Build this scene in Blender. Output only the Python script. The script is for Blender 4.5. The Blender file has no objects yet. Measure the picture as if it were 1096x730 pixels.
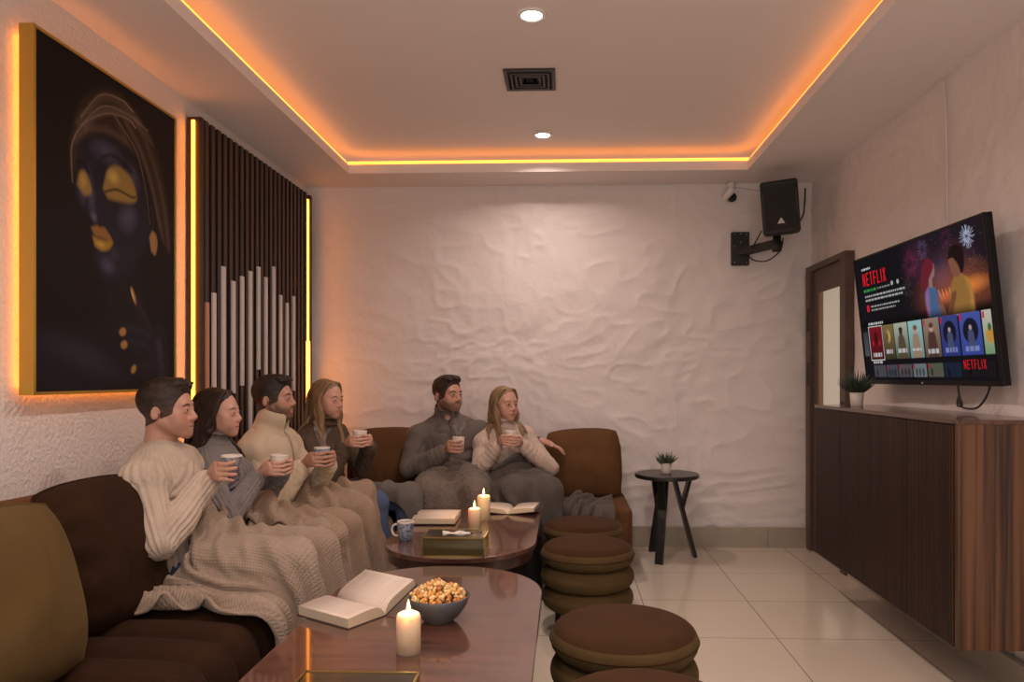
import bpy, bmesh, math, random
import numpy as np
from mathutils import Vector, Matrix

# ------------------------------------------------------------------ camera
D2R = math.pi / 180
scene = bpy.context.scene
col = scene.collection
cam_data = bpy.data.cameras.new('camera')
cam = bpy.data.objects.new('camera', cam_data)
col.objects.link(cam)
cam.location = (0, 0, 1.28)
cam.rotation_euler = (90 * D2R, 0, 2 * D2R)
cam_data.sensor_width = 36
cam_data.lens = 780 / 1096 * 36
cam_data.shift_x = -29.8 / 1096
cam_data.shift_y = 39 / 1096
cam_data.clip_start = 0.02
scene.camera = cam

# ------------------------------------------------------------------ exposure, world, lights
vs = scene.view_settings
vs.view_transform = 'Standard'
vs.look = 'None'
vs.exposure = 0.0
vs.gamma = 1
vs.use_curve_mapping = False

world = bpy.data.worlds.new('world')
scene.world = world
world.use_nodes = True
world.node_tree.nodes['Background'].inputs[0].default_value = (1.0, 0.845, 0.79, 1)
world.node_tree.nodes['Background'].inputs[1].default_value = 1.65

def area_lamp(name, loc, power, size, color=(1, .78, .70), rot=(0, 0, 0), spread=None):
    l = bpy.data.lights.new(name, 'AREA')
    l.shape = 'DISK'
    l.size = size
    l.energy = power
    l.color = color
    if spread: l.spread = spread * D2R
    o = bpy.data.objects.new(name, l)
    o.location = loc
    o.rotation_euler = rot
    col.objects.link(o)
    return o

H = 2.75           # soffit height
HT = 2.90          # tray height
LAMP_W = 13.5
LED_E = 3.4
DOWNLIGHTS = [(-.15, 3.25), (-.15, 4.86), (-.15, 1.64), (-.15, .03), (.9, .8), (-1.1, .8)]
for (x, y) in DOWNLIGHTS:
    area_lamp('downlight_lamp', (x, y, HT - .035), LAMP_W * (.8 if y > 4 else 1 if y > 1 else .7), .09, spread=150)

# ------------------------------------------------------------------ materials
MATS = {}
def S(n, t, **k):
    x = n.new(t)
    for a, v in k.items(): setattr(x, a, v)
    return x

def mat(name, color=(.5, .5, .5), rough=.5, metal=0, bump=None, vary=0, vscale=6, sss=0, sss_r=(.02, .01, .006),
        emit=None, estr=0, trans=0, sheen=0, coat=0, attr=None, spec=.5, coords='Object', bmap=(1, 1, 1)):
    """principled material; bump = (kind, scale, strength, distance)"""
    if name in MATS: return MATS[name]
    m = bpy.data.materials.new(name)
    m.use_nodes = True
    nt = m.node_tree; n = nt.nodes; L = nt.links
    p = n['Principled BSDF']
    def setin(k, v):
        if k in p.inputs: p.inputs[k].default_value = v
    setin('Base Color', (*color, 1)); setin('Roughness', rough); setin('Metallic', metal)
    setin('Specular IOR Level', spec)
    if sss:
        setin('Subsurface Weight', sss); setin('Subsurface Radius', sss_r); setin('Subsurface Scale', 1.0)
    if emit: setin('Emission Color', (*emit, 1)); setin('Emission Strength', estr)
    if trans: setin('Transmission Weight', trans)
    if sheen: setin('Sheen Weight', sheen); setin('Sheen Roughness', .4); setin('Sheen Tint', (*[min(1, c * 2.5 + .08) for c in color], 1))
    if coat: setin('Coat Weight', coat); setin('Coat Roughness', .05)
    tc = S(n, 'ShaderNodeTexCoord')
    base = None
    if attr:
        at = S(n, 'ShaderNodeVertexColor', layer_name=attr)
        base = at.outputs[0]
        L.new(base, p.inputs['Base Color'])
    if vary:
        nz = S(n, 'ShaderNodeTexNoise'); nz.inputs['Scale'].default_value = vscale; nz.inputs['Detail'].default_value = 4
        L.new(tc.outputs[coords], nz.inputs['Vector'])
        mr = S(n, 'ShaderNodeMapRange'); mr.inputs[1].default_value = .3; mr.inputs[2].default_value = .7
        mr.inputs[3].default_value = 1 - vary; mr.inputs[4].default_value = 1 + vary
        L.new(nz.outputs[0], mr.inputs[0])
        mx = S(n, 'ShaderNodeMix', data_type='RGBA', blend_type='MULTIPLY'); mx.inputs[0].default_value = 1
        if base is not None: L.new(base, mx.inputs[6])
        else: mx.inputs[6].default_value = (*color, 1)
        L.new(mr.outputs[0], mx.inputs[7]); L.new(mx.outputs[2], p.inputs['Base Color'])
    if bump:
        bl = bump if isinstance(bump, list) else [bump]
        prev = None
        for (kind, sc, st, dist) in bl:
            mp = S(n, 'ShaderNodeMapping'); mp.inputs['Scale'].default_value = bmap
            L.new(tc.outputs['UV' if kind.endswith('uv') else coords], mp.inputs[0])
            if kind.startswith('noise'):
                t = S(n, 'ShaderNodeTexNoise'); t.inputs['Scale'].default_value = sc; t.inputs['Detail'].default_value = 5
                o = t.outputs[0]; L.new(mp.outputs[0], t.inputs['Vector'])
            elif kind.startswith('voronoi'):
                t = S(n, 'ShaderNodeTexVoronoi'); t.inputs['Scale'].default_value = sc
                o = t.outputs[0]; L.new(mp.outputs[0], t.inputs['Vector'])
            elif kind.startswith('wave'):
                t = S(n, 'ShaderNodeTexWave'); t.inputs['Scale'].default_value = sc; t.inputs['Distortion'].default_value = 1.5
                t.inputs['Detail'].default_value = 2
                o = t.outputs[1]; L.new(mp.outputs[0], t.inputs['Vector'])
            elif kind.startswith('waffle'):
                sx = S(n, 'ShaderNodeSeparateXYZ'); L.new(mp.outputs[0], sx.inputs[0])
                outs = []
                for c in (0, 1):
                    ml = S(n, 'ShaderNodeMath', operation='MULTIPLY'); ml.inputs[1].default_value = sc * 2 * math.pi
                    L.new(sx.outputs[c], ml.inputs[0])
                    sn = S(n, 'ShaderNodeMath', operation='SINE'); L.new(ml.outputs[0], sn.inputs[0]); outs.append(sn.outputs[0])
                mm = S(n, 'ShaderNodeMath', operation='MAXIMUM'); L.new(outs[0], mm.inputs[0]); L.new(outs[1], mm.inputs[1])
                o = mm.outputs[0]
            b = S(n, 'ShaderNodeBump'); b.inputs['Strength'].default_value = st; b.inputs['Distance'].default_value = dist
            L.new(o, b.inputs['Height'])
            if prev is not None: L.new(prev, b.inputs['Normal'])
            prev = b.outputs[0]
        L.new(prev, p.inputs['Normal'])
    MATS[name] = m
    return m

def wood(name, c1, c2, rough=.3, scale=(1, 1, 1), freq=9, coat=0, axis='X', dist=3.0):
    """streaky veneer: grain runs along the axis that the mapping squeezes"""
    if name in MATS: return MATS[name]
    m = bpy.data.materials.new(name); m.use_nodes = True
    n = m.node_tree.nodes; L = m.node_tree.links; p = n['Principled BSDF']
    tc = S(n, 'ShaderNodeTexCoord'); mp = S(n, 'ShaderNodeMapping'); mp.inputs['Scale'].default_value = scale
    L.new(tc.outputs['Object'], mp.inputs[0])
    nz = S(n, 'ShaderNodeTexNoise'); nz.inputs['Scale'].default_value = freq; nz.inputs['Detail'].default_value = 6
    nz.inputs['Distortion'].default_value = dist * .2
    L.new(mp.outputs[0], nz.inputs['Vector'])
    cr = S(n, 'ShaderNodeValToRGB'); e = cr.color_ramp.elements
    e[0].position = .36; e[0].color = (*c1, 1); e[1].position = .62; e[1].color = (*c2, 1)
    L.new(nz.outputs[0], cr.inputs[0]); L.new(cr.outputs[0], p.inputs['Base Color'])
    p.inputs['Roughness'].default_value = rough
    if coat: p.inputs['Coat Weight'].default_value = coat; p.inputs['Coat Roughness'].default_value = .06
    MATS[name] = m
    return m

# ------------------------------------------------------------------ object helpers
def link(name, me, m=None, parent=None, smooth=False):
    o = bpy.data.objects.new(name, me)
    col.objects.link(o)
    if m is not None and len(me.materials) == 0: me.materials.append(m)
    if smooth: me.polygons.foreach_set('use_smooth', np.ones(len(me.polygons), bool))
    if parent is not None: o.parent = parent
    return o

def tag(o, label, cat, group=None, kind=None):
    o['label'] = label; o['category'] = cat
    if group: o['group'] = group
    if kind: o['kind'] = kind
    return o

def thing(name, label, cat, loc=(0, 0, 0), rz=0, group=None):
    o = bpy.data.objects.new(name, None); col.objects.link(o)
    o.empty_display_size = .05
    o.location = loc; o.rotation_euler = (0, 0, rz)
    return tag(o, label, cat, group)

def structure(name, bm, m, smooth=False):
    o = obj(name, bm, m, None, smooth); o['kind'] = 'structure'
    return o

def obj(name, bm, m=None, parent=None, smooth=False, bevel=0, seg=2):
    me = bpy.data.meshes.new(name)
    bmesh.ops.recalc_face_normals(bm, faces=bm.faces)
    bm.to_mesh(me); bm.free()
    o = link(name, me, m, parent, smooth)
    if bevel:
        b = o.modifiers.new('bevel', 'BEVEL'); b.width = bevel; b.segments = seg; b.limit_method = 'ANGLE'
    return o

def arrays_obj(name, V, Fq, m=None, parent=None, smooth=True, colors=None, uvs=None):
    """mesh from numpy vertices and quads"""
    me = bpy.data.meshes.new(name)
    V = np.asarray(V, np.float32); Fq = np.asarray(Fq, np.int32)
    k = Fq.shape[1]
    me.vertices.add(len(V)); me.vertices.foreach_set('co', V.ravel())
    me.loops.add(Fq.size); me.loops.foreach_set('vertex_index', Fq.ravel())
    me.polygons.add(len(Fq)); me.polygons.foreach_set('loop_start', np.arange(0, Fq.size, k, dtype=np.int32))
    me.update(calc_edges=True)
    if colors is not None:
        ca = me.color_attributes.new('col', 'FLOAT_COLOR', 'POINT')
        c4 = np.ones((len(V), 4), np.float32); c4[:, :3] = colors
        ca.data.foreach_set('color', c4.ravel())
    if uvs is not None:
        u = me.uv_layers.new(name='UVMap')
        u.data.foreach_set('uv', np.asarray(uvs, np.float32)[Fq.ravel()].ravel())
    return link(name, me, m, parent, smooth)

def box(bm, lo, hi, rot=None, org=None):
    vs_ = [Vector((x, y, z)) for x in (lo[0], hi[0]) for y in (lo[1], hi[1]) for z in (lo[2], hi[2])]
    if rot is not None:
        c = Vector(org) if org is not None else Vector([(a + b) / 2 for a, b in zip(lo, hi)])
        vs_ = [rot @ (v - c) + c for v in vs_]
    v = [bm.verts.new(p) for p in vs_]
    for f in ((0, 1, 3, 2), (4, 6, 7, 5), (0, 4, 5, 1), (2, 3, 7, 6), (0, 2, 6, 4), (1, 5, 7, 3)):
        bm.faces.new([v[i] for i in f])
    return bm

def boxes(*bs):
    bm = bmesh.new()
    for lo, hi in bs: box(bm, lo, hi)
    return bm

def quad(bm, pts):
    bm.faces.new([bm.verts.new(p) for p in pts])
    return bm

def lathe(prof, n=32, c=(0, 0, 0), bm=None):
    """revolve (r, z) profile about z"""
    bm = bm or bmesh.new()
    rings = []
    for r, z in prof:
        if r < 1e-6: rings.append([bm.verts.new((c[0], c[1], c[2] + z))])
        else: rings.append([bm.verts.new((c[0] + r * math.cos(2 * math.pi * i / n), c[1] + r * math.sin(2 * math.pi * i / n), c[2] + z)) for i in range(n)])
    for a, b in zip(rings, rings[1:]):
        for i in range(n):
            j = (i + 1) % n
            if len(a) == 1 and len(b) == 1: continue
            if len(a) == 1: bm.faces.new((a[0], b[i], b[j]))
            elif len(b) == 1: bm.faces.new((a[i], b[0], a[j]))
            else: bm.faces.new((a[i], b[i], b[j], a[j]))
    return bm

def tube(bm, pts, r, n=8, caps=True):
    """round tube along points; r may be a list"""
    pts = [Vector(p) for p in pts]
    rr = r if isinstance(r, (list, tuple)) else [r] * len(pts)
    rings = []
    up = Vector((0.13, 0.2, 1)).normalized()
    for i, p in enumerate(pts):
        d = (pts[min(i + 1, len(pts) - 1)] - pts[max(i - 1, 0)]).normalized()
        a = d.cross(up)
        if a.length < .05: a = d.cross(Vector((1, 0, 0)))
        a.normalize(); b = d.cross(a)
        rings.append([bm.verts.new(p + (a * math.cos(2 * math.pi * k / n) + b * math.sin(2 * math.pi * k / n)) * rr[i]) for k in range(n)])
    for A, B in zip(rings, rings[1:]):
        for k in range(n):
            bm.faces.new((A[k], A[(k + 1) % n], B[(k + 1) % n], B[k]))
    if caps:
        bm.faces.new(rings[0][::-1]); bm.faces.new(rings[-1])
    return bm

def prism(bm, poly, z0, z1):
    a = [bm.verts.new((x, y, z0)) for x, y in poly]; b = [bm.verts.new((x, y, z1)) for x, y in poly]
    n = len(poly)
    bm.faces.new(a[::-1]); bm.faces.new(b)
    for i in range(n): bm.faces.new((a[i], a[(i + 1) % n], b[(i + 1) % n], b[i]))
    return bm

def rrect(x0, y0, x1, y1, r, n=8):
    rs = r if isinstance(r, (list, tuple)) else (r,) * 4
    pts = []
    for (cx, cy, a0, q) in ((x1, y1, 0, rs[0]), (x0, y1, 90, rs[1]), (x0, y0, 180, rs[2]), (x1, y0, 270, rs[3])):
        sx = -1 if cx == x1 else 1; sy = -1 if cy == y1 else 1
        for i in range(n + 1):
            a = (a0 + 90 * i / n) * D2R
            pts.append((cx + sx * q + q * math.cos(a), cy + sy * q + q * math.sin(a)))
    return pts

rng = np.random.default_rng(7)
random.seed(7)

def vnoise(P, freq, seed=0):
    """smooth value noise on points (n,3) -> about -1..1"""
    P = np.asarray(P, np.float64) * freq
    i = np.floor(P).astype(np.int64); f = P - i; f = f * f * (3 - 2 * f)
    out = 0
    for dx in (0, 1):
        for dy in (0, 1):
            for dz in (0, 1):
                h = (i[:, 0] + dx) * 374761393 + (i[:, 1] + dy) * 668265263 + (i[:, 2] + dz) * 2147483647 + seed * 974711
                h = (h ^ (h >> 13)) * 1274126177
                h = ((h ^ (h >> 16)) & 0xFFFF) / 65535.0 * 2 - 1
                w = (f[:, 0] if dx else 1 - f[:, 0]) * (f[:, 1] if dy else 1 - f[:, 1]) * (f[:, 2] if dz else 1 - f[:, 2])
                out = out + h * w
    return out
# ------------------------------------------------------------------ the room shell
XL, XR, YB, YF = -2.0, 1.864, 5.58, -0.9

def plaster(name, color, lump=.06):
    m = mat(name, color, .75, vary=.04, vscale=3,
            bump=[('noise', 2.6, .55, lump), ('noise', 9, .35, .02), ('noise', 60, .25, .004)], coords='Object')
    return m

def rough_wall(name, fn, nu, nv, m, amp):
    """hand-trowelled wall as a real, lumpy surface; fn(u,v,h) -> point"""
    u, v = np.meshgrid(np.linspace(0, 1, nu), np.linspace(0, 1, nv), indexing='ij')
    P0 = fn(u.ravel(), v.ravel(), np.zeros(nu * nv))
    q = P0 * np.array([1, 1, 1.0])
    warp = np.stack([vnoise(q, 1.7, 1), vnoise(q, 1.7, 2), vnoise(q, 1.7, 3)], 1) * .25
    a = vnoise(q + warp, 3.2, 4); b = vnoise(q * np.array([1, 1, 1.6]) + warp * 1.6, 6.5, 5); c = vnoise(q + warp, 14, 6)
    ridge = (1 - np.abs(b)) ** 3
    h = amp * (.40 * a + .42 * ridge * np.clip(vnoise(q, 1.1, 8) + .55, 0, 1) + .16 * c)
    P = fn(u.ravel(), v.ravel(), h)
    I = np.arange(nu * nv).reshape(nu, nv)
    Fq = np.stack([I[:-1, :-1], I[1:, :-1], I[1:, 1:], I[:-1, 1:]], -1).reshape(-1, 4)
    o = arrays_obj(name, P, Fq, m); o['kind'] = 'structure'
    return o

M_WALL = mat('white_trowelled_plaster', (.72, .67, .64), .8, bump=[('noise', 22, .35, .012), ('noise', 90, .22, .003)])
M_WALLF = mat('white_fine_plaster', (.72, .67, .63), .8, bump=[('noise', 55, .9, .008), ('noise', 200, .45, .003)])
rough_wall('wall_back', lambda u, v, h: np.stack([XL - .08 + u * (XR - XL + .16), YB - h, v * H], 1), 300, 210, M_WALL, .023)
rough_wall('wall_left', lambda u, v, h: np.stack([XL + h, YF + u * (YB + .08 - YF), v * H], 1), 330, 150, M_WALLF, .005)
# right wall, with the door opening kept by the door that stands proud of it
rough_wall('wall_right', lambda u, v, h: np.stack([XR - h, YF + u * (YB + .08 - YF), v * H], 1), 330, 180, M_WALL, .023)

# floor: glossy cream 60 cm tiles
mf = bpy.data.materials.new('cream_porcelain_tiles'); mf.use_nodes = True
n = mf.node_tree.nodes; L = mf.node_tree.links; p = n['Principled BSDF']
tc = S(n, 'ShaderNodeTexCoord'); mp = S(n, 'ShaderNodeMapping'); mp.inputs['Location'].default_value = (-.44 + .6, -4.21 + .6 * 7, 0)
L.new(tc.outputs['Object'], mp.inputs[0])
br = S(n, 'ShaderNodeTexBrick'); br.offset = 0; br.squash = 1
br.inputs['Scale'].default_value = 1; br.inputs['Brick Width'].default_value = .6; br.inputs['Row Height'].default_value = .6
br.inputs['Mortar Size'].default_value = .0022; br.inputs['Mortar Smooth'].default_value = .1; br.inputs['Bias'].default_value = 0
br.inputs[1].default_value = (.62, .55, .45, 1); br.inputs[2].default_value = (.60, .53, .43, 1); br.inputs[3].default_value = (.16, .13, .10, 1)
L.new(mp.outputs[0], br.inputs[0])
nz = S(n, 'ShaderNodeTexNoise'); nz.inputs['Scale'].default_value = 5; nz.inputs['Detail'].default_value = 5
mx = S(n, 'ShaderNodeMix', data_type='RGBA', blend_type='MULTIPLY'); mx.inputs[0].default_value = .12
L.new(br.outputs[0], mx.inputs[6]); L.new(nz.outputs[1], mx.inputs[7]); L.new(mx.outputs[2], p.inputs['Base Color'])
p.inputs['Roughness'].default_value = .12
structure('floor', boxes(((XL - .1, YF, -.05), (XR + .1, YB + .1, 0))), mf)

# ceiling: soffit ring, tray lid and fascia
M_CEIL = mat('matt_ceiling_paint', (.80, .74, .71), .9, bump=('noise', 120, .05, .002))
TX0, TX1, TY1 = -1.572, 1.30, 5.205
SL = .16  # width of the hidden light slot above the fascia
structure('ceiling', boxes(((XL - .1, YF, H), (TX0, YB + .1, H + .05)), ((TX1, YF, H), (XR + .1, YB + .1, H + .05)),
                           ((TX0, TY1, H), (TX1, YB + .1, H + .05)),
                           ((XL - .1, YF, HT), (XR + .1, YB + .1, HT + .05))), M_CEIL)
# fascia lip of the tray
structure('trim_1', boxes(((TX0, YF, H - .003), (TX0 + .012, TY1, H + .062)), ((TX1 - .012, YF, H - .003), (TX1, TY1, H + .062)),
                          ((TX0 + .012, TY1 - .012, H - .003), (TX1 - .012, TY1, H + .062))), M_CEIL)
M_LED = mat('amber_led', (1, .6, .2), .5, emit=(1.0, .30, .026), estr=LED_E * 1.1)
# tray light strips: standing just behind the lip
for nm, lo, hi, lab in (('led_strip', (TX0 - .020, YF + .3, H + .064), (TX0 - .006, TY1, H + .088), 'amber light strip glowing along the left edge of the ceiling tray'),
                   ('led_strip', (TX1 + .006, YF + .3, H + .064), (TX1 + .020, TY1, H + .088), 'amber light strip glowing along the right edge of the ceiling tray'),
                   ('led_strip', (TX0, TY1 + .006, H + .064), (TX1, TY1 + .020, H + .088), 'amber light strip glowing along the back edge of the ceiling tray')):
    tag(obj(nm, boxes((lo, hi)), M_LED), lab, 'light strip', 'ceiling tray light strips')

# baseboards
M_BASE = mat('beige_baseboard_tile', (.36, .32, .25), .35, vary=.05)
structure('baseboard_back', boxes(((XL + .02, YB - .05, 0), (1.52, YB - .02, .15)), ((1.523, YB - .05, 0), (XR - .02, YB - .02, .15))), M_BASE)
structure('baseboard_right', boxes(((XR - .045, YF, 0), (XR - .018, 4.78, .13))), M_BASE)

# door in the right wall, by the corner
M_DOOR = mat('dark_brown_door_wood', (.088, .057, .042), .45, vary=.15, vscale=12)
M_FROST = mat('frosted_lit_glass', (.62, .60, .50), .35, spec=.3, emit=(.95, .92, .72), estr=.18)
X0 = XR - .06
structure('door_1', boxes(((X0, 4.77, 0), (XR, 4.86, 2.06)), ((X0, 5.45, 0), (XR, 5.54, 2.06)), ((X0, 4.77, 2.06), (XR, 5.54, 2.10)),
                          ((X0 + .025, 4.86, 0), (XR, 4.92, 2.06)), ((X0 + .025, 5.31, 0), (XR, 5.45, 2.06)), ((X0 + .025, 4.92, 1.89), (XR, 5.31, 2.06)),
                          ((X0 + .025, 4.92, 0), (XR, 5.31, .35))), M_DOOR)
d = bpy.data.objects['door_1']
fr = obj('door_glass', boxes(((X0 + .03, 4.92, .35), (XR - .005, 5.25, 1.89))), M_FROST, d)
g = obj('glazing_bead', boxes(((X0 + .02, 5.25, .35), (XR - .004, 5.31, 1.89))), mat('tan_wood_bead', (.30, .19, .10), .4), d)
for z in (1.62, 1.22): obj('hinge', boxes(((X0 - .006, 5.47, z), (X0, 5.52, z + .17))), mat('black_metal', (.012, .012, .012), .4), d)
obj('lock_plate', boxes(((X0 - .006, 4.80, .98), (X0 + .02, 4.84, 1.12))), MATS['black_metal'], d)

# ------------------------------------------------------------------ ceiling fittings
M_GLOW = mat('downlight_glow', (1, .95, .9), .5, emit=(1, .90, .80), estr=14)
M_WHITE = mat('white_enamel', (.75, .72, .70), .4)
for (x, y), lab in zip(DOWNLIGHTS[:2], ('lit round downlight nearer the camera, above the black ceiling vent', 'lit round downlight between the ceiling vent and the back wall')):
    t = thing('downlight', lab, 'downlight', (x, y, HT), 0, 'ceiling downlights')
    obj('trim_ring', lathe([(.045, -.004), (.052, -.010), (.064, -.008), (.068, 0), (.045, 0)], 32), M_WHITE, t, True)
    obj('lens', lathe([(0, -.009), (.036, -.008), (.046, -.004), (.046, -.001), (0, -.001)], 32), M_GLOW, t, True)
M_BLK = MATS['black_metal']
t = thing('ceiling_vent', 'square black air vent in the ceiling between two downlights', 'vent', (-.19, 3.95, HT))
bm = bmesh.new()
for k, (a, b) in enumerate(((.137, .118), (.104, .094), (.080, .070), (.056, .046), (.032, .022))):
    z0, z1 = (-.012, 0) if k == 0 else (-.020 + .002 * k, -.012)
    for lo, hi in (((-a, -a, z0), (a, -b, z1)), ((-a, b, z0), (a, a, z1)), ((-a, -b, z0), (-b, b, z1)), ((b, -b, z0), (a, b, z1))): box(bm, lo, hi)
obj('louvre', bm, mat('dark_vent_metal', (.030, .026, .024), .5), t)
obj('vent_back', boxes(((-.136, -.136, -.004), (.136, .136, -.001))), mat('vent_dark', (.006, .006, .006), .8), t)

# ------------------------------------------------------------------ portrait with back lighting
PY0, PY1, PZ0, PZ1 = 2.563, 3.528, 1.215, 2.56
t = thing('framed_portrait', 'large dark portrait of a woman in gold makeup in a gold frame', 'picture', (-1.92, (PY0 + PY1) / 2, PZ0))
M_GOLD = mat('brushed_gold', (.62, .37, .07), .32, .75, bump=('noise', 200, .05, .001))
fx0, fx1 = -.052, .004
hy = (PY1 - PY0) / 2; hz = PZ1 - PZ0
obj('frame', boxes(((fx0, -hy - .0, 0), (fx1, -hy + .012, hz)), ((fx0, hy - .012, 0), (fx1, hy, hz)), ((fx0, -hy + .012, 0), (fx1, hy - .012, .012)), ((fx0, -hy + .012, hz - .012), (fx1, hy - .012, hz))), M_GOLD, t)

def ell(u, v, cu, cv, ru, rv, ang=0, soft=.1):
    a = ang * D2R; du = (u - cu); dv = (v - cv)
    x = (du * math.cos(a) + dv * math.sin(a)) / ru; y = (-du * math.sin(a) + dv * math.cos(a)) / rv
    return np.clip((1 - np.sqrt(x * x + y * y)) / soft, 0, 1)
def polymask(u, v, pts, soft=.004):
    """signed polygon mask with a soft rim"""
    pts = np.array(pts, float); n_ = len(pts)
    ins = np.zeros(u.shape, bool); dd = np.full(u.shape, 9.0)
    for i in range(n_):
        (x1, y1), (x2, y2) = pts[i], pts[(i + 1) % n_]
        c_ = ((y1 > v) != (y2 > v)) & (u < (x2 - x1) * (v - y1) / (y2 - y1 + 1e-12) + x1)
        ins ^= c_
        l2 = (x2 - x1) ** 2 + (y2 - y1) ** 2 + 1e-12
        tt = np.clip(((u - x1) * (x2 - x1) + (v - y1) * (y2 - y1)) / l2, 0, 1)
        dd = np.minimum(dd, np.hypot(u - x1 - tt * (x2 - x1), v - y1 - tt * (y2 - y1)))
    s = np.where(ins, dd, -dd)
    return np.clip(s / soft * .5 + .5, 0, 1)
def strokemask(u, v, pts, w, soft=None):
    pts = np.array(pts, float); dd = np.full(u.shape, 9.0)
    for (x1, y1), (x2, y2) in zip(pts[:-1], pts[1:]):
        l2 = (x2 - x1) ** 2 + (y2 - y1) ** 2 + 1e-12
        tt = np.clip(((u - x1) * (x2 - x1) + (v - y1) * (y2 - y1)) / l2, 0, 1)
        dd = np.minimum(dd, np.hypot(u - x1 - tt * (x2 - x1), v - y1 - tt * (y2 - y1)))
    return np.clip((w - dd) / (soft or w * .6), 0, 1)
def spline(pts, n=12):
    P = [np.array(p, float) for p in pts]; P = [2 * P[0] - P[1]] + P + [2 * P[-1] - P[-2]]
    out = []
    for i in range(1, len(P) - 2):
        for k in range(n):
            s = k / n
            out.append(.5 * (2 * P[i] + (P[i + 1] - P[i - 1]) * s + (2 * P[i - 1] - 5 * P[i] + 4 * P[i + 1] - P[i + 2]) * s * s + (3 * P[i] - P[i - 1] - 3 * P[i + 1] + P[i + 2]) * s ** 3))
    out.append(P[-2])
    return [tuple(p) for p in out]
def lay(C, m, c): return C * (1 - m[..., None]) + np.array(c) * m[..., None]
def add(C, m, c): return C + np.array(c) * m[..., None]

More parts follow.
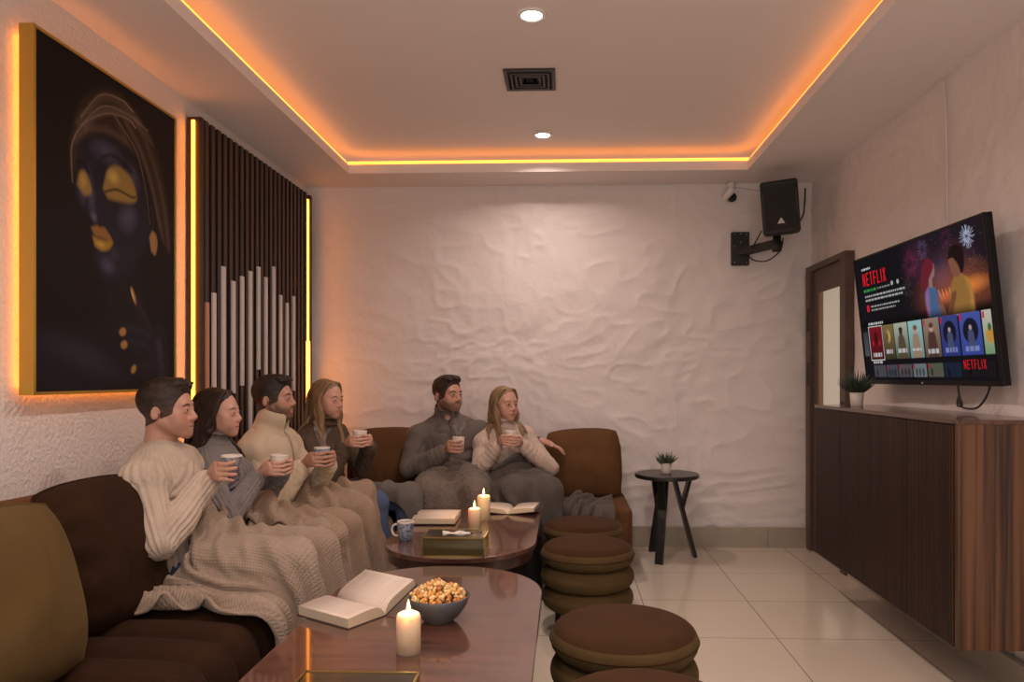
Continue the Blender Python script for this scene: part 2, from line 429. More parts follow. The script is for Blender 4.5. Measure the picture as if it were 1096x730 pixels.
def paint_portrait(nu, nv):
    u, v = np.meshgrid(np.linspace(0, 1, nu), np.linspace(0, 1, nv), indexing='ij')
    A = 1.34 / .965
    C = np.zeros((nu, nv, 3)) + np.array((.010, .007, .007))
    C = add(C, ell(u, v, .85, .15, .6, .35, 0, 1), (.006, .004, .003))
    # neck and shoulder
    C = lay(C, polymask(u, v, spline([(.40, .62), (.44, .72), (.36, .80), (.12, .83), (-.05, .88), (-.05, 1.05), (.80, 1.05), (.74, .80), (.72, .60)]), .03), (.013, .011, .014))
    C = add(C, ell(u, v, .30, .90, .35, .06, 12, 1), (.014, .013, .020))
    # turban
    tur = spline([(.205, .36), (.20, .26), (.27, .13), (.40, .055), (.53, .032), (.66, .06), (.79, .115), (.88, .22), (.95, .36), (.965, .50), (.90, .47), (.84, .40), (.79, .30), (.70, .22), (.54, .19), (.38, .20), (.28, .25), (.235, .34)])
    C = lay(C, polymask(u, v, tur, .012), (.036, .022, .015))
    for pts, c in (([(.24, .25), (.40, .13), (.62, .09), (.80, .13)], (.055, .036, .026)), ([(.25, .20), (.40, .085), (.55, .06), (.70, .085)], (.05, .032, .024)),
                   ([(.58, .11), (.72, .20), (.82, .33), (.90, .48)], (.055, .034, .026)), ([(.66, .09), (.80, .19), (.90, .33), (.95, .48)], (.040, .025, .02)),
                   ([(.52, .13), (.64, .21), (.74, .32), (.78, .42)], (.032, .02, .015)), ([(.30, .205), (.45, .175), (.58, .18)], (.045, .03, .022)), ([(.28, .235), (.42, .20), (.56, .20)], (.014, .009, .006)),
                   ([(.55, .09), (.70, .17), (.80, .30)], (.012, .008, .006)), ([(.27, .17), (.42, .115), (.60, .075)], (.014, .009, .007))):
        C = add(C, strokemask(u, v, spline(pts), .022, .022) * polymask(u, v, tur, .01), np.array(c) * 1.1)
    for pts in ([(.215, .38), (.215, .27), (.30, .185), (.45, .12), (.60, .10), (.66, .115)], [(.27, .175), (.40, .075), (.55, .05), (.64, .065)], [(.27, .20), (.42, .105), (.60, .085), (.76, .10)],
                [(.50, .115), (.66, .19), (.74, .30), (.78, .42)]):
        q = spline(pts, 14)
        for a in q[::1]: C = lay(C, np.clip(1.3 - np.hypot((u - a[0]), (v - a[1]) * A) / .0045, 0, 1) * .75, (.36, .29, .21))
    # face
    face = spline([(.245, .34), (.27, .26), (.40, .205), (.56, .205), (.70, .27), (.77, .38), (.76, .48), (.69, .56), (.58, .62), (.47, .645), (.40, .635), (.365, .60), (.35, .55), (.33, .50), (.33, .475), (.26, .43), (.235, .39)])
    fm = polymask(u, v, face, .02)
    C = lay(C, fm, (.018, .016, .026))
    for (cu, cv, ru, rv, an, c) in ((.44, .245, .14, .05, 0, (.030, .029, .052)), (.64, .29, .07, .06, 30, (.030, .026, .045)), (.335, .40, .035, .10, -10, (.028, .026, .045)), (.60, .43, .10, .06, -15, (.034, .032, .055)),
                             (.27, .41, .04, .05, 0, (.02, .019, .035)), (.45, .605, .07, .035, 0, (.030, .028, .05)), (.50, .56, .05, .03, 0, (.012, .012, .02)), (.355, .465, .03, .02, 0, (.05, .048, .08))):
        C = add(C, ell(u, v, cu, cv, ru, rv, an, 1) * fm, np.array(c) * 1.7)
    C = lay(C, ell(u, v, .40, .30, .05, .06, 0, 1) * .6 * fm, (.008, .007, .012))
    C = lay(C, strokemask(u, v, spline([(.40, .485), (.36, .495), (.33, .478)]), .012, .012) * .8, (.004, .004, .007))
    C = lay(C, strokemask(u, v, spline([(.405, .268), (.50, .245), (.63, .27)]), .012, .012) * .8, (.006, .005, .008))
    C = lay(C, strokemask(u, v, spline([(.245, .315), (.29, .31), (.32, .335)]), .010, .010) * .8, (.006, .005, .008))
    gold, gold2 = (.28, .185, .050), (.50, .32, .08)
    C = lay(C, polymask(u, v, spline([(.245, .385), (.26, .345), (.295, .335), (.33, .365), (.335, .395), (.29, .41)]), .008), gold)
    C = add(C, ell(u, v, .285, .365, .03, .03, 0, 1), (.16, .11, .03))
    C = lay(C, polymask(u, v, spline([(.415, .365), (.45, .30), (.52, .272), (.62, .29), (.67, .345), (.64, .372), (.54, .385), (.45, .39)]), .008), gold)
    C = add(C, ell(u, v, .49, .315, .06, .03, 0, 1), (.30, .21, .06))
    C = lay(C, strokemask(u, v, spline([(.43, .372), (.52, .350), (.63, .355), (.66, .348)]), .007, .006) * .85, (.02, .012, .006))
    # lips
    C = lay(C, polymask(u, v, spline([(.335, .50), (.37, .488), (.40, .49), (.43, .488), (.485, .522), (.42, .522), (.36, .52)]), .006), (.26, .13, .035))
    C = lay(C, polymask(u, v, spline([(.345, .525), (.42, .527), (.485, .524), (.46, .55), (.41, .562), (.36, .553)]), .006), (.34, .19, .03))
    C = add(C, ell(u, v, .40, .543, .035, .010, 0, 1), (.25, .17, .05))
    # earring
    C = lay(C, polymask(u, v, spline([(.775, .47), (.80, .445), (.835, .455), (.845, .49), (.825, .525), (.79, .515)]), .006), (.34, .19, .075))
    for k in range(5): C = lay(C, strokemask(u, v, [(.785 + .012 * k, .455), (.785 + .012 * k, .52)], .003, .003) * .5 * ell(u, v, .81, .487, .035, .04, 0, .1), (.16, .08, .03))
    C = lay(C, strokemask(u, v, [(.80, .36), (.81, .445)], .003, .003), (.10, .06, .03))
    # hand with gold nails
    for pts, w in (([(.86, .86), (.76, .78), (.66, .70)], .035), ([(.86, .86), (.72, .815), (.58, .81)], .035), ([(.86, .90), (.72, .86), (.58, .85)], .034), ([(.86, .95), (.74, .93), (.65, .93)], .034), ([(.9, 1.0), (.86, .85)], .09)):
        C = lay(C, strokemask(u, v, spline(pts), w, .02), (.016, .013, .017))
        C = add(C, strokemask(u, v, [(a, b - .012) for a, b in spline(pts)], w * .4, .02), (.014, .012, .018))
    for (cu, cv, an, ru, rv) in ((.645, .685, 55, .040, .014), (.56, .81, -8, .032, .017), (.57, .852, -6, .032, .017), (.645, .932, -20, .028, .016)):
        C = lay(C, ell(u, v, cu, cv, ru, rv, an, .4), (.33, .18, .06))
    C = lay(C, ell(u, v, .635, .68, .03, .006, 55, .6), (.65, .45, .14))
    return C

def raster_grid(name, Cc, fn, m, parent):
    nu, nv = Cc.shape[:2]
    u, v = np.meshgrid(np.linspace(0, 1, nu), np.linspace(0, 1, nv), indexing='ij')
    P = fn(u.ravel(), v.ravel())
    I = np.arange(nu * nv).reshape(nu, nv)
    Fq = np.stack([I[:-1, :-1], I[1:, :-1], I[1:, 1:], I[:-1, 1:]], -1).reshape(-1, 4)
    return arrays_obj(name, P, Fq, m, parent, False, np.clip(Cc, 0, 1).reshape(-1, 3))
M_CANVAS = mat('portrait_print', (.02, .02, .02), .55, attr='col', spec=.12)
raster_grid('canvas', paint_portrait(240, 330), lambda u, v: np.stack([u * 0 - .002, -hy + .012 + u * (2 * hy - .024), hz - .012 - v * (hz - .024)], 1), M_CANVAS, t)
obj('backing_board', boxes(((-.03, -hy + .012, .012), (-.01, hy - .012, hz - .012))), M_BLK, t)
le = bmesh.new()
for lo, hi in (((-.068, -hy + .02, .03), (-.056, -hy + .028, hz - .03)), ((-.068, hy - .028, .03), (-.056, hy - .02, hz - .03)), ((-.068, -hy + .03, .02), (-.056, hy - .03, .028)), ((-.068, -hy + .03, hz - .028), (-.056, hy - .03, hz - .02))): box(le, lo, hi)
obj('backlight', le, mat('amber_led_frame', (1, .6, .2), .5, emit=(1.0, .27, .022), estr=LED_E * 2.6), t)

# ------------------------------------------------------------------ slatted panel
t = thing('slat_panel', 'dark walnut slatted wall panel with short silver bars behind the seated people', 'wall panel', (XL + .012, 4.55, .1))
SY0, SY1, SZ1 = 3.80, 5.36, 2.65
M_WAL = wood('dark_walnut_slats', (.018, .008, .005), (.040, .018, .011), .45, (14, 14, .6), 3)
M_SIL = mat('silver_grey_bars', (.66, .61, .58), .45, .1)
obj('back_board', boxes(((.025, SY0 - 4.55, 0), (.04, SY1 - 4.55, SZ1 - .1))), mat('dark_board', (.012, .007, .005), .6), t)
NS = 22
for k in range(NS):
    y = SY0 + (k + .5) * (SY1 - SY0) / NS - 4.55
    w = .020
    obj('slat', boxes(((.04, y - w, 0), (.072, y + w, SZ1 - .1))), M_WAL, t)
obj('end_post', boxes(((.0, SY0 - 4.585, 0), (.075, SY0 - 4.553, SZ1 - .1))), M_WAL, t)
# silver bars: Y position, bottom, top
BARS = [(3.902, .55, 1.74), (4.013, .55, 1.90), (4.135, 1.188, 1.835), (4.248, 1.232, 1.878), (4.361, .9, 1.925), (4.479, 1.329, 1.97), (4.591, .9, 1.92), (4.716, .9, 2.006), (4.832, 1.298, 1.833), (4.947, .9, 1.792), (5.067, 1.186, 1.851)]
for (y, z0, z1) in BARS:
    obj('silver_bar', boxes(((.072, y - 4.55 - .019, z0 - .1), (.082, y - 4.55 + .019, z1 - .1))), M_SIL, t)
obj('copper_bar', boxes(((.072, 3.825 - 4.55 - .017, .4), (.082, 3.825 - 4.55 + .017, 1.68 - .1))), mat('copper_pink_bar', (.55, .26, .16), .4, .2), t)
M_LED2 = mat('amber_led_edge', (1, .6, .2), .5, emit=(1.0, .28, .03), estr=LED_E * 2.4)
e = obj('edge_light', boxes(((.03, SY0 - 4.598, .2), (.045, SY0 - 4.588, SZ1 - .12))), mat('amber_led_side', (1, .6, .2), .5, emit=(1.0, .27, .022), estr=LED_E * 2.6), t)
e = obj('edge_light', boxes(((.058, SY1 - 4.55 + .008, .2), (.070, SY1 - 4.55 + .034, SZ1 - .14)), ((.05, SY1 - 4.55 - .03, .2), (.074, SY1 - 4.55 + .044, 1.45))), M_LED2, t)
obj('end_post', boxes(((.0, SY1 - 4.50, 0), (.07, SY1 - 4.455, SZ1 - .1))), M_WAL, t)

# ------------------------------------------------------------------ speaker, bracket, camera, cables in the far right corner
t = thing('wall_speaker', 'black loudspeaker tilted on an arm in the far right ceiling corner', 'speaker', (1.318, YB - .032, 2.125))
M_SPK = mat('black_speaker_plastic', (.010, .010, .010), .55, bump=('noise', 300, .1, .001))
obj('wall_plate', boxes(((-.065, -.02, 0), (.065, 0.03, .25))), M_SPK, t, bevel=.004)
for (x, z) in ((-.045, .23), (0, .235), (.045, .23), (0, .17), (-.045, .02), (.045, .02), (-.045, .14)):
    o = obj('screw', lathe([(0, .004), (.004, .003), (.005, 0), (0, 0)], 10), mat('steel_screw', (.5, .48, .45), .3, .9), t, True)
    o.rotation_euler = (90 * D2R, 0, 0); o.location = (x, -.0205, z)
bm = bmesh.new()
R_ = Matrix.Rotation(-38 * D2R, 3, 'Z')
box(bm, (0, -.03, .07), (.31, .03, .125), Matrix.Rotation(-50 * D2R, 3, 'Z') @ Matrix.Rotation(-4 * D2R, 3, 'Y'), (0, 0, .1))
obj('arm', bm, M_SPK, t, bevel=.004)
obj('swivel_joint', lathe([(0, .06), (.032, .06), (.034, .07), (.034, .13), (.028, .135), (.028, .20), (0, .20)], 20, (.20, -.26, .0)), M_SPK, t, True)
# cabinet: front turned to the room, leaning
bm = bmesh.new()
prof = [(-.12, .0), (.12, .0), (.10, -.20), (-.10, -.20)]
w0, w1, hgt = .125, .085, .37
vs_ = []
for z, sc in ((0, .92), (.02, 1), (hgt - .02, 1), (hgt, .94)):
    vs_.append([bm.verts.new((x * sc, y * sc + (.0 if sc == 1 else .004), z)) for x, y in ((-w0, -.11), (w0, -.11), (w0, .02), (w1, .12), (-w1, .12), (-w0, .02))])
for a, b in zip(vs_, vs_[1:]):
    for i in range(6): bm.faces.new((a[i], a[(i + 1) % 6], b[(i + 1) % 6], b[i]))
bm.faces.new(vs_[0][::-1]); bm.faces.new(vs_[-1])
MC = Matrix.Translation((.215, -.33, .165)) @ Matrix.Rotation(-16 * D2R, 4, 'Z') @ Matrix.Rotation(-4 * D2R, 4, 'Y') @ Matrix.Rotation(8 * D2R, 4, 'X')
o = obj('cabinet', bm, M_SPK, t, bevel=.012, seg=3); o.matrix_local = MC
o = obj('grille', boxes(((-.105, -.116, .03), (.105, -.112, hgt - .03))), mat('speaker_grille', (.006, .006, .006), .7, bump=('voronoi', 260, .6, .002)), t, bevel=.002); o.matrix_local = MC
bm = bmesh.new()
quad(bm, [(-.024, -.118, .075), (.024, -.118, .075), (.003, -.118, .112), (-.003, -.118, .112)]); box(bm, (-.024, -.1185, .074), (.024, -.1165, .080))
o = obj('badge', bm, mat('pale_badge', (.55, .50, .42), .4), t); o.matrix_local = MC
for y in (.055, hgt - .075):
    for x in (-.115, .085):
        if y > .2 or x > 0:
            o = obj('corner_port', boxes(((x, -.1125, y), (x + .03, -.1105, y + .04))), mat('port_black', (.003, .003, .003), .8), t); o.matrix_local = MC
tag(obj('speaker_cable', tube(bmesh.new(), spline([(1.755, 5.40, 2.665), (1.752, 5.40, 2.56), (1.735, 5.38, 2.47), (1.69, 5.34, 2.41), (1.62, 5.30, 2.38)]), .006), M_BLK, None, True), 'black cable rising behind the right side of the wall loudspeaker', 'cable')
tag(obj('speaker_cable', tube(bmesh.new(), spline([(1.42, 5.33, 2.34), (1.38, 5.42, 2.24), (1.37, 5.5, 2.20), (1.40, 5.46, 2.15), (1.47, 5.36, 2.13), (1.54, 5.28, 2.19), (1.56, 5.28, 2.28)]), .005), M_BLK, None, True), 'black cable looping below the arm of the wall loudspeaker', 'cable')
t = thing('security_camera', 'small white security camera with a black lens under the ceiling by the loudspeaker', 'camera', (1.25, YB - .03, 2.72))
obj('mount', lathe([(0, -.025), (.022, -.025), (.032, -.012), (.034, .028), (0, .028)], 20), M_WHITE, t, True)
o = obj('housing', lathe([(0, -.07), (.02, -.07), (.028, -.06), (.030, .0), (.026, .03), (.012, .04), (0, .04)], 20), M_WHITE, t, True)
o.rotation_euler = (62 * D2R, 0, 25 * D2R); o.location = (-.02, -.05, -.05)
o = obj('lens_hood', lathe([(0, -.086), (.022, -.084), (.033, -.074), (.034, -.05), (.028, -.048), (0, -.048)], 20), M_BLK, t, True)
o.rotation_euler = (62 * D2R, 0, -30 * D2R); o.location = (-.02, -.055, -.055)
tag(obj('camera_cable', tube(bmesh.new(), spline([(1.28, YB - .04, 2.715), (1.40, YB - .035, 2.695), (1.52, YB - .035, 2.68)]), .003), mat('grey_cable', (.45, .42, .40), .5)), 'thin grey cable running along the wall from the security camera', 'cable')
# ------------------------------------------------------------------ sofas
M_VEL = mat('brown_velvet', (.026, .011, .004), .92, spec=.15, sheen=.10, vary=.18, vscale=7, bump=[('noise', 7, .25, .02), ('noise', 160, .15, .002)])
M_VELO = mat('olive_brown_velvet', (.088, .054, .017), .9, spec=.2, sheen=.2, vary=.14, vscale=5, bump=[('noise', 8, .25, .02), ('noise', 160, .15, .002)])
M_VELT = mat('tan_brown_velvet', (.098, .045, .016), .9, spec=.2, sheen=.2, vary=.12, vscale=6, bump=[('noise', 8, .3, .02), ('noise', 160, .15, .002)])
M_DARKLEG = mat('black_stained_wood', (.012, .009, .008), .45)

def channel_seat(name, prof, length, period, depth, frame, m, parent, n_per=8):
    """sweep an (a,z) profile along 'length' with rounded channels; frame(a, z, s) -> point"""
    prof = np.array(spline(prof, 6))
    tn = np.gradient(prof, axis=0); tn /= np.linalg.norm(tn, axis=1)[:, None] + 1e-9
    nr = np.stack([-tn[:, 1], tn[:, 0]], 1)
    ns = max(4, int(length / period * n_per))
    s = np.linspace(0, length, ns + 1)
    off = -depth * (1 - np.sqrt(np.abs(np.sin(np.pi * s / period)) + 1e-6))
    V = []
    for si, of in zip(s, off):
        q = prof + nr * of
        V.append(frame(q[:, 0], q[:, 1], np.full(len(q), si)))
    V = np.concatenate(V); k = len(prof)
    I = np.arange(len(V)).reshape(ns + 1, k)
    Fq = np.stack([I[:-1, :-1], I[1:, :-1], I[1:, 1:], I[:-1, 1:]], -1).reshape(-1, 4)
    bmx = arrays_obj(name, V, Fq, m, parent)
    # close the ends
    bm = bmesh.new(); bm.from_mesh(bmx.data); bm.verts.ensure_lookup_table()
    for row in (I[0], I[-1]): bm.faces.new([bm.verts[i] for i in row])
    bmesh.ops.recalc_face_normals(bm, faces=bm.faces)
    bm.to_mesh(bmx.data); bm.free()
    bmx.data.polygons.foreach_set('use_smooth', np.ones(len(bmx.data.polygons), bool))
    return bmx

SEAT = .425
t = thing('sofa', 'long dark brown velvet sofa with a channelled seat along the left wall', 'sofa', (-1.5, 3.0, 0), 0, 'brown velvet sofas')
ox, oy = -1.5, 3.0
channel_seat('seat', [(-.30, .10), (-.30, .40), (-.26, SEAT), (0, SEAT + .012), (.30, SEAT + .004), (.39, SEAT - .02), (.435, SEAT - .09), (.445, .25), (.44, .12), (.43, .09)],
             3.52, .176, .046, lambda a, z, s: np.stack([a, s - 1.85, z], 1), M_VEL, t)
channel_seat('backrest', [(-.475, .10), (-.475, .78), (-.455, .845), (-.40, .868), (-.335, .855), (-.30, .81), (-.285, .70), (-.265, .42), (-.265, .30)],
             4.25, 1.42, .012, lambda a, z, s: np.stack([a, s - 1.85, z], 1), M_VELT, t, 14)
obj('plinth', boxes(((-.46, -1.83, .03), (.40, 1.65, .11))), M_DARKLEG, t)
t = thing('sofa', 'brown velvet sofa against the back wall under the couple', 'sofa', (-.4, 5.0, 0), 0, 'brown velvet sofas')
channel_seat('seat', [(.26, .10), (.26, .40), (.22, SEAT), (0, SEAT + .012), (-.26, SEAT + .004), (-.34, SEAT - .02), (-.385, SEAT - .09), (-.395, .25), (-.39, .12), (-.38, .09)],
             1.42, .71, .016, lambda a, z, s: np.stack([s - .62, a, z], 1), M_VELT, t, 24)
channel_seat('backrest', [(.40, .10), (.40, .70), (.38, .765), (.33, .785), (.27, .77), (.245, .72), (.24, .60), (.24, .30)],
             1.98, .66, .010, lambda a, z, s: np.stack([s - 1.18, a, z], 1), M_VELT, t, 24)
bm = bmesh.new(); prism(bm, rrect(-.06, -.385, .035, .33, .03, 6), .09, .448)
o = obj('armrest', bm, M_VELT, t, True, bevel=.04, seg=4); o.location = (.79, 0, 0)
obj('plinth', boxes(((-.60, -.36, .03), (.80, .36, .11))), M_DARKLEG, t)

def cushion(name, label, w, h, th, loc, rz, lean, m, roll=0, group='velvet cushions', pinch=-.07, seed=0, n=44, ruche=0):
    """plump cushion; local x = width, z = height, -y = face"""
    t = thing(name, label, 'cushion', loc, rz, group)
    g = np.linspace(-1, 1, n)
    u, v = np.meshgrid(g, g, indexing='ij')
    V = []; Fs = []
    for side in (-1, 1):
        e = np.clip((1 - np.abs(u) ** 2.6) * (1 - np.abs(v) ** 2.6), 0, 1) ** .55
        rc = 1 - .05 * (u * v) ** 4
        px = u * w / 2 * (1 - pinch * (1 - v * v)) * rc
        pz = v * h / 2 * (1 - pinch * (1 - u * u)) * rc
        P = np.stack([px.ravel(), (side * th / 2 * e).ravel(), pz.ravel()], 1)
        wr = vnoise(P * np.array([1, 0, 1]) + seed, 9, seed) * .010 + vnoise(P * np.array([1.5, 0, .5]) + seed, 22, seed + 1) * .004
        if ruche:
            d_ = np.clip(1 - (1 - np.abs(u.ravel())) / .5, 0, 1); wr = wr + ruche * d_ * np.sin(v.ravel() * 16 + 3 * vnoise(P, 6, 3)) 
        P[:, 1] += side * wr * e.ravel()
        I = np.arange(n * n).reshape(n, n) + len(V) * n * n
        Fq = np.stack([I[:-1, :-1], I[1:, :-1], I[1:, 1:], I[:-1, 1:]], -1).reshape(-1, 4)
        Fs.append(Fq if side < 0 else Fq[:, ::-1]); V.append(P)
    V = np.concatenate(V)
    R = Matrix.Rotation(lean, 3, 'X') @ Matrix.Rotation(roll, 3, 'Y')
    V = V @ np.array(R).T
    o = arrays_obj('cover', V, np.concatenate(Fs), m, t)
    bm = bmesh.new(); bm.from_mesh(o.data); bmesh.ops.remove_doubles(bm, verts=bm.verts, dist=.0004); bm.to_mesh(o.data); bm.free()
    rim = [(px_, pz_) for px_, pz_ in zip(u[:, 0], v[:, 0])]
    def rp(a, b): return Vector((a * w / 2 * (1 - pinch * (1 - b * b)), 0, b * h / 2 * (1 - pinch * (1 - a * a)))) * (1 - .05 * (a * b) ** 4)
    loop = [rp(a, -1) for a in g] + [rp(1, b) for b in g[1:]] + [rp(a, 1) for a in g[::-1][1:]] + [rp(-1, b) for b in g[::-1][1:]]
    obj('piping', tube(bmesh.new(), [R @ q for q in loop], .0045, 6), m, t, True)
    return t
# +X facing cushions: local -y must turn to +x  -> rz = +90 deg
cushion('cushion', 'large olive velvet cushion nearest the camera on the left sofa', .60, .49, .27, (-1.55, 1.83, .66), 76 * D2R, -14 * D2R, M_VELO, -3.5 * D2R, seed=1)
cushion('cushion', 'dark brown gathered velvet cushion between the olive cushion and the man in beige', .50, .49, .25, (-1.62, 2.50, .668), 82 * D2R, -12 * D2R, M_VEL, 0, seed=2, ruche=.015)
cushion('cushion', 'brown velvet back cushion right of the woman in cream', .50, .46, .17, (.125, 5.13, .675), -2 * D2R, -12 * D2R, M_VELT, -2.5 * D2R, seed=3)
cushion('cushion', 'brown velvet back cushion in the corner between the blonde woman and the couple', .52, .46, .17, (-1.22, 5.13, .68), 4 * D2R, -12 * D2R, M_VELT, 0, seed=4)

# ------------------------------------------------------------------ poufs
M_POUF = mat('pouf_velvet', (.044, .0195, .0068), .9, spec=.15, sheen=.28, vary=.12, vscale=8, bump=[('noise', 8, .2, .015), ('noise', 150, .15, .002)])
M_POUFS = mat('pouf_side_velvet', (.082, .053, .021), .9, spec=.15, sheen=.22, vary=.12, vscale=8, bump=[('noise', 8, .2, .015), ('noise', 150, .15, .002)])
def disc_cushion(r, z0, z1, n=48):
    h = (z1 - z0) / 2; zc = (z0 + z1) / 2
    pr = [(0, z0)] + [(r - h * 1.1 + h * 1.1 * math.cos(a), zc + h * math.sin(a)) for a in np.linspace(-math.pi / 2, math.pi / 2, 14)] + [(r * .55, z1 + .006), (0, z1 + .010)]
    return lathe(pr, n)
def pouf(loc, r, label, rz=0):
    t = thing('pouf', label, 'pouf', loc, rz, 'round velvet poufs')
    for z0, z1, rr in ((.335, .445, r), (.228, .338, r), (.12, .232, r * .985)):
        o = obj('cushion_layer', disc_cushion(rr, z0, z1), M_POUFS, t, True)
        # upper faces of the top layer take the darker brown velvet
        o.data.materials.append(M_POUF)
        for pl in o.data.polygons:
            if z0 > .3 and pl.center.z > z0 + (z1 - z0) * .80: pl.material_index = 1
    obj('seam', lathe([(r + .002, .389), (r + .0035, .3915), (r + .002, .394), (r - .003, .3915)], 48), M_POUF, t, True)
    for k in range(4):
        a = math.pi / 4 + k * math.pi / 2
        bm = bmesh.new(); x, y = (r - .06) * math.cos(a), (r - .06) * math.sin(a)
        tube(bm, [(x * 1.08, y * 1.08, 0), (x, y, .13)], [.014, .022], 10)
        obj('leg', bm, M_DARKLEG, t, True)
    return t
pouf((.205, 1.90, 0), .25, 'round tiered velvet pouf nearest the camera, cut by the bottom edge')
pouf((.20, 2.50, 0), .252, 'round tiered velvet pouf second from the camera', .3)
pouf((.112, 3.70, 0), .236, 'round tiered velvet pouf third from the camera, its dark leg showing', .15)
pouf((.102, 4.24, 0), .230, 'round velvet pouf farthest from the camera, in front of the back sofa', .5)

# ------------------------------------------------------------------ coffee tables
TT = .50
M_TAB = wood('glossy_red_brown_veneer', (.062, .024, .016), (.105, .044, .030), .22, (1.2, 9, 9), 3.5, coat=.9)
M_TABE = mat('dark_table_edge', (.045, .020, .012), .3, coat=.4)
def coffee_table(label, x0, y0, x1, y1, rs, group='coffee tables'):
    cx, cy = (x0 + x1) / 2, (y0 + y1) / 2
    t = thing('coffee_table', label, 'table', (cx, cy, 0), 0, group)
    X0, X1, Y0, Y1 = x0 - cx, x1 - cx, y0 - cy, y1 - cy
    bm = bmesh.new(); prism(bm, rrect(X0, Y0, X1, Y1, rs, 14), TT - .022, TT)
    obj('tabletop', bm, M_TAB, t, bevel=.003)
    bm = bmesh.new(); prism(bm, rrect(X0 + .018, Y0 + .018, X1 - .018, Y1 - .018, [r - .015 for r in rs], 14), TT - .075, TT - .022)
    obj('apron', bm, M_TABE, t, bevel=.002)
    bm = bmesh.new(); prism(bm, rrect(X0 + .16, Y0 + .22, X1 - .16, Y1 - .22, .08, 6), .03, TT - .075)
    obj('pedestal', bm, M_TABE, t)
    bm = bmesh.new(); prism(bm, rrect(X0 + .10, Y0 + .16, X1 - .10, Y1 - .16, .10, 6), 0, .03)
    obj('foot_plate', bm, M_DARKLEG, t)
    return t
coffee_table('glossy brown coffee table nearest the camera, holding the snack bowl', -.84, 1.25, -.085, 3.0, (.36, .36, .05, .05))
coffee_table('glossy brown coffee table with rounded end and two candles, near the couple', -.86, 3.12, -.138, 4.38, (.10, .14, .355, .355))

# ------------------------------------------------------------------ side table with a succulent
M_BLKW = mat('black_table_wood', (.010, .008, .008), .35, coat=.2)
t = thing('side_table', 'small round black side table with branching legs against the back wall', 'table', (.72, 5.20, 0))
obj('tabletop', lathe([(0, .57), (.218, .57), (.226, .576), (.226, .594), (.222, .600), (0, .600)], 56), M_BLKW, t)
def plank(a, b, w, th, side):
    bm = bmesh.new()
    a, b, side = Vector(a), Vector(b), Vector(side).normalized()
    d = (b - a).normalized(); nn = d.cross(side).normalized()
    v = [bm.verts.new(p + side * sx * w / 2 + nn * sy * th / 2) for p in (a, b) for sx, sy in ((-1, -1), (1, -1), (1, 1), (-1, 1))]
    for f in ((0, 3, 2, 1), (4, 5, 6, 7), (0, 1, 5, 4), (1, 2, 6, 5), (2, 3, 7, 6), (3, 0, 4, 7)): bm.faces.new([v[i] for i in f])
    return bm
for az in (9, 113, 247):
    c_, s_ = math.cos(az * D2R), math.sin(az * D2R); sd = (-s_, c_, 0)
    foot, top, br_ = (.205 * c_, .205 * s_, 0), (.05 * c_, .05 * s_, .572), (.17 * c_, .17 * s_, .572)
    jt = [foot[i] + (top[i] - foot[i]) * .62 for i in range(3)]
    l_ = obj('leg', plank(foot, top, .055, .024, sd), M_BLKW, t)
    obj('brace', plank(jt, br_, .055, .022, sd), M_BLKW, l_)
M_POT = mat('white_glazed_pot', (.52, .47, .42), .35, vary=.1, vscale=30)
M_LEAF = mat('grey_green_leaves', (.055, .075, .045), .5, vary=.3, vscale=20)
M_LEAF2 = mat('dark_green_leaves', (.028, .045, .026), .5, vary=.3, vscale=20)
M_SOIL = mat('potting_soil', (.02, .013, .009), .9)
def potted(name, label, loc, r0, r1, h, m, nl, ll, lw, spread, seed):
    t = thing(name, label, 'plant', loc, 0, 'small potted plants')
    obj('pot', lathe([(0, 0), (r0, 0), (r0 + .002, .003), (r1, h), (r1 - .004, h), (r1 - .006, h - .012), (0, h - .012)], 28), M_POT, t, True)
    obj('soil', lathe([(0, h - .006), (r1 - .007, h - .008), (r1 - .007, h - .012), (0, h - .012)], 20), M_SOIL, t, True)
    rg = random.Random(seed); bm = bmesh.new()
    for k in range(nl):
        az = k * 2.39996 + rg.uniform(-.2, .2); el = (.15 + spread * (k / nl) ** .7) + rg.uniform(-.1, .1)
        L_ = ll * rg.uniform(.75, 1.1); d = Vector((math.cos(az) * math.sin(el), math.sin(az) * math.sin(el), math.cos(el)))
        b0 = Vector((0, 0, h - .01)) + Vector((d.x, d.y, 0)) * r1 * .4
        pts = [b0, b0 + d * L_ * .35, b0 + d * L_ * .7 + Vector((0, 0, L_ * .05)), b0 + d * L_ + Vector((0, 0, L_ * .14))]
        tube(bm, pts, [lw * .7, lw, lw * .75, lw * .1], 5)
    obj('foliage', bm, m, t, True)
potted('potted_succulent', 'spiky succulent in a pale pot on the round black side table', (.713, 5.19, .600), .033, .038, .075, M_LEAF, 34, .085, .006, 1.15, 3)

